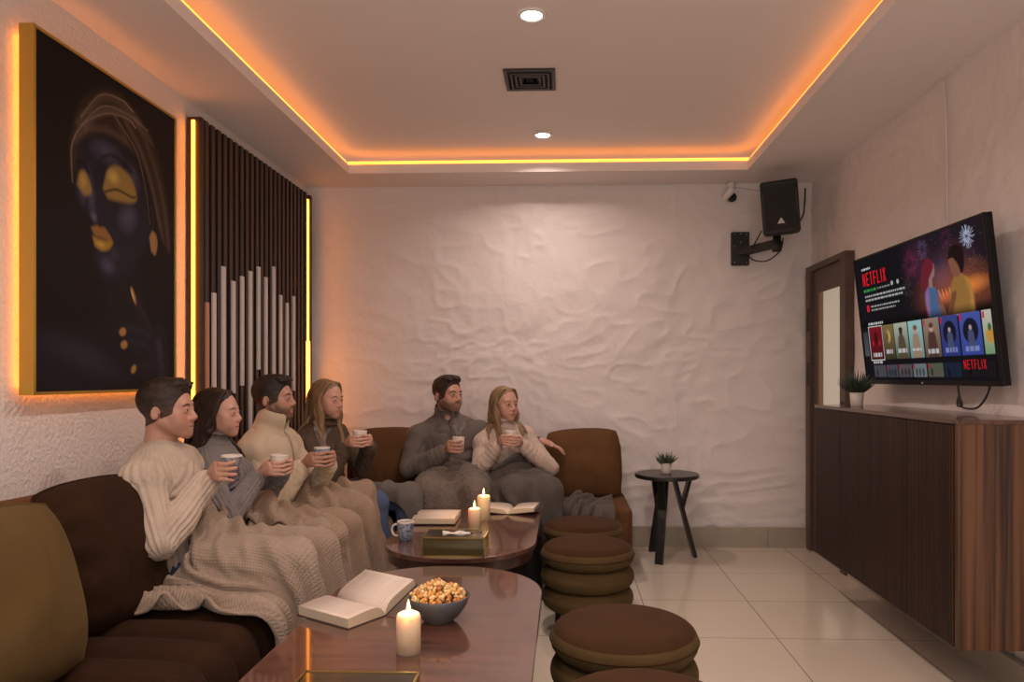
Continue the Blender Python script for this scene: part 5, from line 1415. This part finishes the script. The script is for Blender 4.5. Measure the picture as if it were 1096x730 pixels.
    if sp['collar'] == 'zip':
        zp = []
        for t_ in np.linspace(0, 1, 8):
            a = N + unit(nk - N) * (.03 - .20 * t_) * s
            tt_ = np.linspace(.22, 0, 120); pts = np.array([a + f * x for x in tt_]); dv = F2.at(pts); i = int(np.argmax(dv < .001)); zp.append(a + f * (tt_[i] + .002 if dv[i] < .001 else .10))
        obj('zip', tube(bmesh.new(), zp[1:], .0035, 6), mat('zip_tape_' + sp['key'], sp.get('zipc', (.30, .24, .18)), .6), sw_, True)
    # trousers
    lp = np.array([P, sp['KL'], sp['KR'], sp['AL'], sp['AR']])
    F3 = Solid(lp.min(0) - .17, lp.max(0) + .17, .009)
    F3.ell(P, (.172 * s, .130 * s, .118 * s), np.stack([l, f, u], 1), 0)
    legs_solid(F3, sp, .010)
    V3_, Q3 = F3.mesh(); V3_ = smooth_mesh(V3_, Q3, 2, .5); N3 = vert_normals(V3_, Q3)
    fo = .005 * vnoise(V3_, 9, 4) + .004 * vnoise(V3_ * V3(1, 1, .6), 21, 9)
    arrays_obj('trousers', V3_ + N3 * fo[:, None], Q3, sp['pants'], o, True)
    # hair
    hb = .155 * s
    hl = Hc - hb; hh_ = Hc + hb
    if fem: hl = hl - V3(.10, .10, .30); hh_ = hh_ + V3(.10, .10, 0)
    F4 = Solid(hl, hh_, .0034 if not fem else .0038)
    k = lambda v: v * s
    r3 = lambda *r: tuple(x * s for x in r)
    rg_ = random.Random(sp['key'])
    if not fem:
        gx = np.stack(np.meshgrid(*F4.ax, indexing='ij'), -1).reshape(-1, 3)
        F4.d[:] = (F.at(gx) - .0042 * s).reshape(F4.d.shape)
        F4.ell(T(0, -.016, .052), r3(.0755, .0955, .074), R, k(.012))
        F4.ell(T(0, .004, .086), r3(.056, .080, .046), R, k(.02))
        for i in range(18):
            a = -.046 + .092 * i / 17; hgt = .110 - 5 * a * a
            F4.cone(T(a * .9, .045, hgt + .004), T(a + sp.get('sweep', .012), .085 - abs(a) * .42, hgt - .012 + sp.get('quiff', 0)), k(.013), k(.0085), k(.008))
        for i in range(90):
            a = rg_.uniform(-.055, .055); b = rg_.uniform(-.07, .06); hgt = .127 - 6 * a * a - 3.2 * (b - .0) ** 2
            F4.cone(T(a, b, hgt - .006), T(a + rg_.uniform(-.006, .02), b + .030, hgt + rg_.uniform(-.004, .003) - .05 * max(b, 0)), k(.0075), k(.0042), k(.006))
        F4.ell(T(0, .109, -.018), r3(.10, .083, .094), R, k(.005), 'sub')
        F4.ell(T(0, .060, -.070), r3(.12, .052, .058), R, k(.004), 'sub')
        for sg in (-1, 1):
            F4.ell(T(sg * .082, -.012, -.012), r3(.022, .0185, .0305), R, k(.003), 'sub')
        F4.half(T(0, -.045, -.052), -R[:, 2] + R[:, 1] * .42, hl, hh_, k(.008))
    else:
        F4.ell(T(0, -.018, .042), r3(.0785, .1005, .0835), R, 0)
        F4.ell(T(0, .098, -.012), r3(.062, .070, .094), R, k(.006), 'sub')
        fl, bl_, le_ = sp['hair_front'], sp['hair_back'], sp['hair_len']
        nl = 22
        for sg in (-1, 1):
            for i in range(nl):
                a = i / (nl - 1)               # 0 = frames the face, 1 = back of the head
                f0 = .050 - .125 * a
                j = lambda w_: rg_.uniform(-w_, w_)
                front = a < sp.get('split', .5)
                L_ = le_ * rg_.uniform(.85, 1.05)
                drop = fl[0 if sg < 0 else 1] if front else bl_
                pts = [(sg * .006, f0 * .95, .114 - .9 * max(f0, 0) ** 2 * 8 - .8 * min(f0, 0) ** 2 * 3), (sg * (.050 - .0 * a), f0 - .002, .098 - .035 * a * a), (sg * (.078 - .020 * a * a), f0 * .82 - .004, .045), (sg * (.084 - .030 * a * a), f0 * .62 - .016 - .02 * a, -.012)]
                if a > .75: pts[2] = (sg * .045 * (1.6 - a), -.105, .035); pts[3] = (sg * .048 * (1.6 - a), -.110, -.03)
                x0, y0, z0 = pts[-1]
                for t_ in (.25, .5, .75, 1.0):
                    wv = math.sin(t_ * 7 + i * 1.3) * .006 * sp.get('wave', 1)
                    pts.append((x0 + (drop[0] * (sg if not sp.get('abs_drop') else 1) - x0 * .15) * t_ + wv + j(.003), y0 + drop[1] * t_ ** .8 + wv * .7 + j(.004), z0 - L_ * t_))
                sm = spline(pts, 4)
                rad = [k(.0105) * (.55 + .6 * math.sin(min(1, 1.6 * q_ / len(sm)) * 1.57)) * (1 - .62 * max(0, q_ / len(sm) - .62) / .38) for q_ in range(len(sm))]
                W3 = [T(*p_) for p_ in sm]
                for b in range(len(W3)):       # strands lie on the sweater, not in it
                    for _ in range(3):
                        dv = float(F2.at(W3[b][None])[0])
                        if dv < rad[b] * .55:
                            e = .006; gr = np.array([float(F2.at((W3[b] + d_)[None])[0] - F2.at((W3[b] - d_)[None])[0]) for d_ in np.eye(3) * e])
                            if np.linalg.norm(gr) < 1e-6: break
                            W3[b] = W3[b] + unit(gr) * (rad[b] * .6 - dv)
                for b in range(len(W3) - 1): F4.cone(W3[b], W3[b + 1], rad[b], rad[b + 1], k(.004))
    V4, Q4 = F4.mesh(); V4 = smooth_mesh(V4, Q4, 1, .4); N4 = vert_normals(V4, Q4)
    ql = (V4 - Hc) @ R / s
    sc_ = V3(110, 110, 6) if fem else V3(150, 26, 70)
    st = vnoise(ql * sc_, 1.0, 3) * .5 + vnoise(ql * sc_ * V3(2.3, 2.3, 1.5), 1.0, 5) * .5
    V4 = V4 + N4 * (st * .0017)[:, None]
    st = np.clip(st * .6 + .5, 0, 1)[:, None]
    hc = np.array(sp['hair'][0]) * (1 - st) + np.array(sp['hair'][1]) * st
    if not fem:      # clipped short towards the nape and the temples
        fd = np.clip((.040 - ql[:, 2] + .25 * (ql[:, 1] + .02)) / .085, 0, 1)[:, None] * .5
        hc = hc * (1 - fd) + (np.array(sp['skin']) * .30) * fd
    ho = arrays_obj('hair', V4, Q4, mat('hair_strands', (.05, .03, .02), .55, attr='col', spec=.3), o, True, hc)
    return o, sp, hands, F2

M_JEANS = mat('blue_denim', (.055, .085, .16), .85, vary=.2, vscale=10, bump=[('noise', 18, .3, .008), ('noise', 300, .2, .001)])
M_JEANSG = mat('grey_denim', (.16, .15, .15), .85, vary=.2, vscale=10, bump=[('noise', 18, .3, .008)])
SK1, SK2, SK3 = (.44, .235, .165), (.49, .275, .20), (.40, .215, .145)
PEOPLE = [
    dict(key='near', elbR=(-1.475, 2.60, .675), dSR=(0, -.015, .018), label='man in beige ribbed sweater nearest the camera on the left sofa, holding a patterned mug', s=1.0, fem=False, head=(-1.597, 2.87, 1.148), haz=7, hp=1, baz=8, pelvis=(-1.56, 2.92, .53),
         KL=(-1.06, 3.10, .55), KR=(-1.07, 2.84, .555), AL=(-.99, 3.10, .09), AR=(-1.0, 2.84, .09), mug=(-1.325, 2.85, .922), handR=('mug', -150, 1, .66), handL=('lap', (-1.42, 3.03, .615), (1, -.1, -.3), (0, .2, 1), (0, -1, 0)),
         poleR=(-.55, -.25, -1), poleL=(-.3, .5, -1), skin=SK1, lip=(.40, .17, .13), hair=((.012, .008, .006), (.040, .024, .016)), brow=(.012, .008, .006), collar='crew', knit=knit_material('beige_rib_knit', (.46, .375, .295)), pants=M_JEANS, rib=.0034, off=.020, stubble=.10, res=.0021),
    dict(key='dark', elbR=(-1.45, 3.09, .68), label='dark-haired woman in grey turtleneck between the two men on the left sofa', s=.96, fem=True, head=(-1.605, 3.31, 1.115), haz=4, hp=1, baz=6, pelvis=(-1.55, 3.36, .53),
         KL=(-1.08, 3.52, .55), KR=(-1.09, 3.30, .55), AL=(-1.01, 3.52, .09), AR=(-1.02, 3.30, .09), mug=(-1.312, 3.30, .878), handR=('mug', -130, 1, .68), handL=('mug', 62, -1, .62, .004),
         poleR=(-.1, -.45, -1), poleL=(-.2, .5, -1), skin=SK2, lip=(.42, .16, .14), hair=((.010, .006, .005), (.038, .019, .013)), brow=(.015, .009, .007), collar='turtle', knit=knit_material('grey_rib_knit', (.178, .162, .153)), pants=M_JEANS, rib=.0034, off=.018, hair_front=((.0, -.055), (.01, .0)), hair_back=(.0, -.02), hair_len=.24, wave=1.8, split=.6),
    dict(key='fleece', label='bearded man in cream zip fleece with a blue mug, third on the left sofa', s=1.0, fem=False, head=(-1.548, 3.82, 1.165), haz=1, hp=3, baz=-8, pelvis=(-1.55, 3.84, .53),
         KL=(-1.16, 4.10, .60), KR=(-1.12, 3.86, .58), AL=(-1.05, 4.08, .09), AR=(-1.03, 3.86, .09), mug=(-1.262, 3.74, .868), handR=('mug', -140, 1, .68), handL=('mug', 48, -1, .62, .003),
         poleR=(-.1, -.45, -1), poleL=(-.2, .4, -1), skin=SK3, lip=(.36, .16, .12), hair=((.008, .006, .005), (.028, .018, .013)), brow=(.009, .006, .005), collar='zip', knit=mat('cream_fleece', (.50, .40, .285), .95, sheen=.4, vary=.06, bump=[('noise', 12, .25, .012), ('noise', 190, .5, .003)]), pants=M_JEANS, rib=.0, crease=.010, drape=.009, off=.022, stubble=.6, sweep=.004),
    dict(key='brunette', label='long-haired blonde woman in brown turtleneck in the sofa corner, white mug raised', s=.97, fem=True, head=(-1.412, 4.27, 1.150), haz=-22, hp=-3, baz=-22, pelvis=(-1.46, 4.36, .53),
         KL=(-.95, 4.36, .55), KR=(-1.08, 4.15, .56), AL=(-.92, 4.32, .09), AR=(-1.02, 4.12, .09), mug=(-1.185, 4.17, .925), handR=('mug', -150, 1, .68), handL=('mug', 30, -1, .62, .003),
         poleR=(-.2, -.4, -1), poleL=(.1, .4, -1), skin=SK2, lip=(.44, .19, .16), hair=((.10, .055, .025), (.30, .19, .095)), brow=(.06, .035, .02), collar='turtle', knit=knit_material('brown_wool_knit', (.070, .045, .026)), pants=M_JEANS, rib=.001, off=.018, hair_front=((.005, .055), (.0, .055)), hair_back=(.0, -.02), hair_len=.30, split=.62),
    dict(key='grey', elbR=(-1.04, 4.83, .665), label='bearded man in grey zip sweatshirt with a white mug on the back sofa', s=1.06, fem=False, head=(-.812, 5.00, 1.158), haz=-38, hp=2, baz=-74, pelvis=(-.78, 4.98, .54),
         KL=(-.56, 4.52, .56), KR=(-.86, 4.52, .56), AL=(-.56, 4.50, .09), AR=(-.86, 4.50, .09), mug=(-.692, 4.70, .845), handR=('mug', -176, 1, .9), handL=('rest', (-.165, 5.03, .835), (.9, -.12, -.25), (0, -.3, 1), (.2, -1, 0)),
         poleR=(-.5, .1, -1), poleL=(.2, .3, -.6), skin=SK1, lip=(.36, .17, .13), hair=((.012, .008, .006), (.045, .026, .017)), brow=(.012, .008, .006), collar='zip', knit=mat('grey_sweatshirt', (.108, .090, .075), .95, sheen=.25, vary=.06, bump=[('noise', 10, .25, .012), ('noise', 260, .3, .002)]), pants=M_JEANSG, rib=.0, crease=.012, drape=.010, off=.022, stubble=.6, zipc=(.05, .045, .04), dSL=(.02, .04, .0), sweep=.0, quiff=.004),
    dict(key='cream', elbR=(-.575, 4.82, .665), elbL=(-.095, 4.87, .67), label='blonde woman in cream turtleneck holding a mug with both hands on the back sofa', s=1.0, fem=True, head=(-.415, 4.95, 1.098), haz=-48, hp=0, baz=-72, pelvis=(-.37, 4.98, .53),
         KL=(-.10, 4.55, .57), KR=(-.30, 4.52, .57), AL=(-.10, 4.50, .09), AR=(-.30, 4.50, .09), mug=(-.355, 4.735, .885), handR=('mug', -168, 1, .68), handL=('mug', 8, -1, .62, -.006),
         poleR=(-.55, .1, -1), poleL=(.6, .2, -1), skin=SK2, lip=(.42, .18, .15), hair=((.11, .062, .030), (.32, .21, .11)), brow=(.07, .04, .025), collar='turtle', knit=knit_material('cream_rib_knit', (.47, .37, .30)), pants=M_JEANSG, rib=.0016, off=.018, hair_front=((.0, .045), (.01, .035)), hair_back=(.0, .0), hair_len=.22, split=.55),
]
BUILT = [person(sp) for sp in PEOPLE]

# the mugs they hold
for sp, lab, m_, h_ in zip(PEOPLE, ('grey patterned mug held by the man in the beige sweater', 'white mug held by the dark-haired woman in grey', 'blue patterned mug held by the man in the cream fleece', 'white mug held up by the blonde woman in brown', 'white mug held by the bearded man in grey', 'white mug cupped by the woman in the cream turtleneck'),
                           (M_MUGP, M_MUGW, M_MUGB, M_MUGW, M_MUGW, M_MUGW), (.100, .095, .10, .095, .098, .095)):
    az = {'near': 200, 'dark': 0, 'fleece': 0, 'brunette': 0, 'grey': 0, 'cream': 0}[sp['key']]
    two = sp['handL'][0] == 'mug'
    mx_, my_, mz_ = sp['mug']
    make_mug(lab, (mx_, my_, mz_ - h_ * .5), (sp['handR'][1] - 180 + (0 if not two else 0)) * D2R if False else az * D2R, m_, .040, h_, 'drinking mugs', .84, handle=False)
# ------------------------------------------------------------------ blankets, draped over laps, seats and floor
def drape(name, label, origin, eu, ev, lu, lv, h, caps, boxes_, m, steps=170, squeeze=.9, seed=0, uvs=14, thick=.010, wr=.006, bend=.12, waist=.6, lam=.12, folds=(), fold=.006, hem=.03, group='blankets over laps', pin=True):
    nu, nv = int(lu / h) + 1, int(lv / h) + 1
    o = np.array(origin, float); eu = unit(np.array(eu, float)); ev = unit(np.array(ev, float))
    u, v = np.meshgrid(np.arange(nu), np.arange(nv), indexing='ij')
    # laid on loosely: ripples hold the extra cloth, and it is bunched at the waist
    un, vn = u / (nu - 1), v / (nv - 1)
    q0 = np.stack([u.ravel() * h, v.ravel() * h, 0 * u.ravel()], 1)
    nz = lambda f_, k_: vnoise(q0, f_, seed + k_).reshape(nu, nv)
    ca = np.clip(1 - (1 - waist) * np.exp(-(un / .22) ** 2), .3, 1)
    U_ = np.concatenate([np.zeros((1, nv)), np.cumsum(ca[1:] * h, 0)], 0)
    V_ = v * h * squeeze
    A1 = lam / math.pi * math.sqrt(max(1 / squeeze - 1, 0)) * (1 + .7 * nz(4, 5))
    A2 = .085 / math.pi * np.sqrt(np.maximum(1 / ca - 1, 0)) * (1 + .5 * nz(5, 6))
    Z_ = A1 * np.sin(2 * math.pi * (v * h / lam + .75 * nz(3.2, 1) + .9 * un)) + A2 * np.sin(2 * math.pi * (u * h / .085 + .6 * nz(4, 2)))
    P = (o + U_[..., None] * eu + V_[..., None] * ev).reshape(-1, 3)
    P[:, 2] += Z_.ravel() + wr * vnoise(P, 17, seed + 1)
    P[:, :2] += .008 * np.stack([vnoise(P, 7, seed + 2), vnoise(P, 7, seed + 3)], 1)
    G = P.reshape(nu, nv, 3); vel = np.zeros_like(G); dt = 1 / 60
    def con(a, b, rest, k, w=.5):
        d = b - a; L_ = np.sqrt((d * d).sum(-1, keepdims=True)) + 1e-9
        c = d * ((L_ - rest) / L_ * (w * k)); a += c; b -= c
    r2 = h * math.sqrt(2)
    mg = thick * .5 + .004
    for it in range(steps):
        prev = G.copy()
        vel *= .975; vel[..., 2] -= 9.8 * dt
        G += vel * dt
        for sub in range(6):
            for a0 in (0, 1):
                n2 = (nu - a0) // 2 * 2
                con(G[a0:a0 + n2:2], G[a0 + 1:a0 + n2:2], h, 1.0)
                n3 = (nv - a0) // 2 * 2
                con(G[:, a0:a0 + n3:2], G[:, a0 + 1:a0 + n3:2], h, 1.0)
            for a0 in (0, 1):
                n2 = (nu - a0) // 2 * 2
                con(G[a0:a0 + n2:2, :-1], G[a0 + 1:a0 + n2:2, 1:], r2, .35)
                con(G[a0:a0 + n2:2, 1:], G[a0 + 1:a0 + n2:2, :-1], r2, .35)
            for a0 in range(4):
                if a0 % 4 in (0, 1, 2, 3):
                    con(G[a0:-2:4], G[a0 + 2::4][:len(G[a0:-2:4])], 2 * h, bend)
                    con(G[:, a0:-2:4], G[:, a0 + 2::4][:, :G[:, a0:-2:4].shape[1]], 2 * h, bend)
            Q = G.reshape(-1, 3); pv = prev.reshape(-1, 3)
            def push(k, nrm, dep):
                Q[k] += nrm * dep[:, None]
                d = Q[k] - pv[k]; Q[k] -= .45 * (d - (d * nrm).sum(1)[:, None] * nrm)
            for (a, b, ra, rb) in caps:
                R_ = max(ra, rb) + mg; lo_, hi_ = np.minimum(a, b) - R_, np.maximum(a, b) + R_
                near = np.nonzero(((Q > lo_) & (Q < hi_)).all(1))[0]
                if not len(near): continue
                q = Q[near]; ab = b - a; t = np.clip((q - a) @ ab / (ab @ ab + 1e-12), 0, 1)
                dv = q - a - t[:, None] * ab; L_ = np.sqrt((dv * dv).sum(1)) + 1e-9; R_ = ra + (rb - ra) * t + mg
                k = L_ < R_
                if k.any(): push(near[k], dv[k] / L_[k][:, None], (R_ - L_)[k])
            for (lo, hi, r) in boxes_:
                c = (np.array(lo) + hi) / 2; e = (np.array(hi) - lo) / 2 - r
                q = Q - c; qa = np.abs(q) - e; out = np.maximum(qa, 0); L_ = np.sqrt((out * out).sum(1))
                ins = (qa.max(1) < 0)
                k = np.nonzero((L_ < r + mg) & ~ins & (L_ > 1e-9))[0]
                if len(k): push(k, np.sign(q[k]) * out[k] / L_[k][:, None], r + mg - L_[k])
                if ins.any(): Q[ins, 2] = hi[2] + mg
            k = np.nonzero(Q[:, 2] < mg)[0]
            if len(k): push(k, np.tile(np.array((0, 0, 1.0)), (len(k), 1)), mg - Q[k, 2])
            G = Q.reshape(nu, nv, 3)
            if pin: G[0, :, :2] = prev[0, :, :2]
        vel = (G - prev) / dt
        sp_ = np.sqrt((vel * vel).sum(-1, keepdims=True)); vel *= np.minimum(1, 2.2 / (sp_ + 1e-9))
    # finer weave of the same surface, then the soft folds the extra cloth lies in
    def up(A, k):
        n_ = A.shape[0]; x = np.linspace(0, n_ - 1, (n_ - 1) * k + 1); i = np.clip(np.floor(x).astype(int), 0, n_ - 2); t = (x - i)[:, None, None]
        p0, p1, p2, p3 = A[np.clip(i - 1, 0, n_ - 1)], A[i], A[i + 1], A[np.clip(i + 2, 0, n_ - 1)]
        return .5 * (2 * p1 + (p2 - p0) * t + (2 * p0 - 5 * p1 + 4 * p2 - p3) * t * t + (3 * p1 - p0 - 3 * p2 + p3) * t ** 3)
    K_ = 2
    I = np.arange(nu * nv).reshape(nu, nv)
    Fq = np.stack([I[:-1, :-1], I[1:, :-1], I[1:, 1:], I[:-1, 1:]], -1).reshape(-1, 4)
    G = smooth_mesh(G.reshape(-1, 3), Fq, 2, .4).reshape(nu, nv, 3)
    G = up(np.swapaxes(up(G, K_), 0, 1), K_); G = np.ascontiguousarray(np.swapaxes(G, 0, 1))
    nu, nv = G.shape[:2]; h = h / K_
    u, v = np.meshgrid(np.arange(nu) * h, np.arange(nv) * h, indexing='ij')
    I = np.arange(nu * nv).reshape(nu, nv)
    Fq = np.stack([I[:-1, :-1], I[1:, :-1], I[1:, 1:], I[:-1, 1:]], -1).reshape(-1, 4)
    uv = np.stack([u.ravel(), v.ravel()], 1)
    Vx = G.reshape(-1, 3)
    nr_ = vert_normals(Vx, Fq)
    if nr_[:, 2].mean() < 0: nr_ = -nr_
    for _ in range(3): nr_ = smooth_mesh(nr_, Fq, 2, .5)
    q0 = np.stack([uv[:, 0], uv[:, 1], 0 * uv[:, 0]], 1)
    un, vn = uv[:, 0] / lu, uv[:, 1] / lv
    tot = np.zeros(len(Vx))
    for j, (mask, du, dv_, lam_, amp, warp) in enumerate(folds):
        mk = np.clip(mask(un, vn), 0, 1)
        ph = (uv[:, 0] * du + uv[:, 1] * dv_) / lam_ + warp * vnoise(q0, 4.2, seed + 50 + j) + .35 * warp * vnoise(q0, 11, seed + 60 + j)
        w_ = (.5 + .5 * np.cos(2 * math.pi * ph)) ** 2.2 * np.clip(.72 + .75 * vnoise(q0, 4.5, seed + 70 + j), 0, 1.1) * amp * mk
        tot = np.maximum(tot, w_) + .3 * np.minimum(tot, w_)
    tot += fold * (1 - np.abs(vnoise(q0 * np.array([5, 11, 1]) + .5 * vnoise(q0, 4, 31)[:, None], 1.0, seed + 40))) ** 3
    Vx = Vx + nr_ * tot[:, None]
    # uneven hem
    for e_, ax_, sgn in ((vn, 1, 1), (1 - vn, 1, -1), (un, 0, 1), (1 - un, 0, -1)):
        mk = np.exp(-(e_ / .10) ** 2)
        dirv = (ev if ax_ == 1 else eu)
        Vx = Vx + (hem * mk * vnoise(q0, 7.5, seed + 80 + ax_))[:, None] * dirv * np.array([1, 1, 0])
    Vx[:, 2] = np.maximum(Vx[:, 2], mg)
    ob = arrays_obj(name, Vx, Fq, m, None, True, None, uv)
    sd = ob.modifiers.new('thick', 'SOLIDIFY'); sd.thickness = thick; sd.offset = 0
    tag(ob, label, 'blanket', group)
    return ob

def body_caps(i, arms=False, shrink=0.0):
    sp, hands = BUILT[i][1], BUILT[i][2]; s = sp['s']; c = []
    for sg, Kn, An in ((1, sp['KL'], sp['AL']), (-1, sp['KR'], sp['AR'])):
        hp = sp['P'] + sp['l'] * sg * .088 * s
        c += [(hp, Kn, .104 * s, .074 * s), (Kn, An, .074 * s, .058 * s)]
    c += [(sp['P'] - sp['l'] * .06, sp['P'] + sp['l'] * .06, .15, .15), (sp['P'] + sp['u'] * .02, sp['P'] + sp['u'] * .35, .145, .135)]
    if arms:
        for k_ in arms:
            S_, E_, W, h = hands[k_]; c += [(S_, E_, .075, .066), (E_, W, .066, .05), (W, W + unit(V3(*h[2])) * .17, .05, .035)]
    return c
SEATBOX = ((-1.97, 1.15, 0), (-1.055, 4.7, .438), .06)
BACKBOX = ((-2.0, 1.15, 0), (-1.77, 5.4, .86), .04)
SEATBOX2 = ((-1.1, 4.605, 0), (.43, 5.5, .438), .06)
BACKBOX2 = ((-1.6, 5.05, 0), (.42, 5.5, .86), .05)
def blanket_mat(name, c, kind, sc, st=.9, dist=.010):
    return mat(name, c, .95, sheen=.25, vary=.08, vscale=9, bump=[(kind, sc, st, dist), ('noise', 240, .25, .002)])
M_BL1 = blanket_mat('oat_waffle_blanket', (.31, .24, .18), 'waffle_uv', 115, .55, .003)
M_BL2 = blanket_mat('tan_waffle_blanket', (.285, .205, .14), 'waffle_uv', 115, .55, .003)
M_BL3 = blanket_mat('grey_brown_wool_throw', (.135, .108, .09), 'voronoi_uv', 110, 1.0, .006)
M_BL4 = blanket_mat('grey_knit_throw', (.074, .062, .053), 'waffle_uv', 110, .4, .003)
M_BL5 = blanket_mat('olive_grey_throw', (.105, .095, .082), 'voronoi_uv', 110, .5, .004)
C0, C1, C2, C3, C4, C5 = [body_caps(i) for i in range(6)]
gs = lambda x, c, w: np.exp(-((x - c) / w) ** 2)
st = lambda x, a, b: np.clip((x - a) / (b - a), 0, 1)
drape('blanket', 'oat waffle-knit blanket on the lap of the nearest man, its hem trailing on the seat', (-1.48, 2.52, .80), (1, .05, 0), (0, 1, 0), 1.27, 1.02, .0150,
      C0 + body_caps(0, 'L') + C1[:4], [SEATBOX, BACKBOX], M_BL1, seed=1, squeeze=.86, waist=.8, steps=150, fold=.008, hem=.05,
      folds=[(lambda a, b: gs(a, .03, .15) * st(b, .15, .3), 1, .45, .075, .055, .5), (lambda a, b: (1 - st(b, .20, .34)) * (1 - st(a, .62, .85)), .22, 1, .068, .064, .6),
             (lambda a, b: st(a, .58, .75), -.25, 1, .17, .020, .5), (lambda a, b: gs(b, .32, .12) * (1 - st(a, .5, .7)), .45, 1, .11, .036, .5), (lambda a, b: st(b, .4, .5) * gs(a, .35, .2), .6, .8, .16, .014, .6)])
drape('blanket', 'tan waffle-knit blanket over the laps of the woman in grey and the man in cream', (-1.47, 3.20, .84), (1, .06, 0), (-.03, 1, 0), 1.30, 1.34, .0165,
      C1 + C2, [SEATBOX, BACKBOX], M_BL2, seed=5, squeeze=.86, waist=.8, steps=150, fold=.009,
      folds=[(lambda a, b: gs(a, .04, .17), 1, .6, .085, .055, .5), (lambda a, b: st(a, .5, .7), -.2, 1, .17, .026, .5), (lambda a, b: gs(a, .3, .18), .7, .8, .15, .024, .6)])
drape('blanket', 'grey-brown woolly throw over the lap of the bearded man in grey', (-1.14, 4.90, .80), (0, -1, 0), (1, 0, 0), 1.0, .98, .0150,
      C4, [SEATBOX2, BACKBOX2], M_BL3, seed=9, squeeze=.82, waist=.8, steps=140, fold=.010,
      folds=[(lambda a, b: gs(a, .08, .17), 1, .2, .060, .048, .45), (lambda a, b: st(a, .3, .55), .35, 1, .13, .034, .6)])
drape('blanket', 'dark grey throw over the knees of the woman in cream, trailing onto the seat', (-.48, 4.91, .80), (0, -1, 0), (1, .06, 0), .95, .90, .0150,
      C5 + C4[:4], [SEATBOX2, BACKBOX2], M_BL4, seed=13, squeeze=.84, waist=.8, steps=140, fold=.010, hem=.05,
      folds=[(lambda a, b: gs(a, .05, .14), 1, .4, .07, .042, .5), (lambda a, b: st(b, .62, .74), .6, .9, .085, .060, .7), (lambda a, b: st(a, .25, .5) * (1 - st(b, .6, .7)), -.5, 1, .11, .040, .5)])
drape('blanket', 'olive-grey throw over the far leg of the blonde woman in brown', (-1.33, 4.24, .82), (1, -.05, 0), (0, 1, 0), .95, .56, .0150,
      C3, [SEATBOX, BACKBOX, SEATBOX2], M_BL5, seed=17, squeeze=.88, waist=.85, steps=130, fold=.010,
      folds=[(lambda a, b: gs(a, .15, .35), .8, .5, .10, .036, .9), (lambda a, b: st(a, .4, .6), .1, 1, .10, .014, .7)])

# ------------------------------------------------------------------ steam curling from two hot mugs
def steam(name, label, loc, hgt, seed):
    t0_ = np.array(loc, float); bm = bmesh.new()
    for k, (dx, ph) in enumerate(((-.012, 0), (.014, 2.1), (.0, 4.0))):
        pts = []; rad = []
        for i in range(14):
            t = i / 13
            pts.append(t0_ + V3(dx * (1 + t) + .014 * math.sin(6 * t + ph + seed) * t, .010 * math.cos(5 * t + ph), hgt * t * (1 - .18 * k)))
            rad.append((.004 + .008 * math.sin(math.pi * min(1, t * 1.02)) ** .8) * (1 - .2 * k))
        tube(bm, pts, rad, 10)
    m = bpy.data.materials.get('steam_vapour')
    if m is None:
        m = bpy.data.materials.new('steam_vapour'); m.use_nodes = True
        n = m.node_tree.nodes; L = m.node_tree.links; n.remove(n['Principled BSDF'])
        vsn = S(n, 'ShaderNodeVolumeScatter'); vsn.inputs['Color'].default_value = (1, 1, 1, 1)
        tc = S(n, 'ShaderNodeTexCoord'); nz = S(n, 'ShaderNodeTexNoise'); nz.inputs['Scale'].default_value = 38; nz.inputs['Detail'].default_value = 3
        mr = S(n, 'ShaderNodeMapRange'); mr.inputs[1].default_value = .36; mr.inputs[2].default_value = .80; mr.inputs[3].default_value = 0; mr.inputs[4].default_value = 95
        L.new(tc.outputs['Object'], nz.inputs['Vector']); L.new(nz.outputs[0], mr.inputs[0]); L.new(mr.outputs[0], vsn.inputs['Density'])
        L.new(vsn.outputs[0], n['Material Output'].inputs['Volume'])
    o = obj(name, bm, m, None, True)
    tag(o, label, 'steam', None, 'stuff')
steam('steam', 'thin steam rising from the blue patterned mug', (-1.262, 3.74, .868 + .052), .125, 0)
steam('steam', 'thin steam rising from the white mug of the man in grey', (-.692, 4.70, .845 + .052), .12, 1)
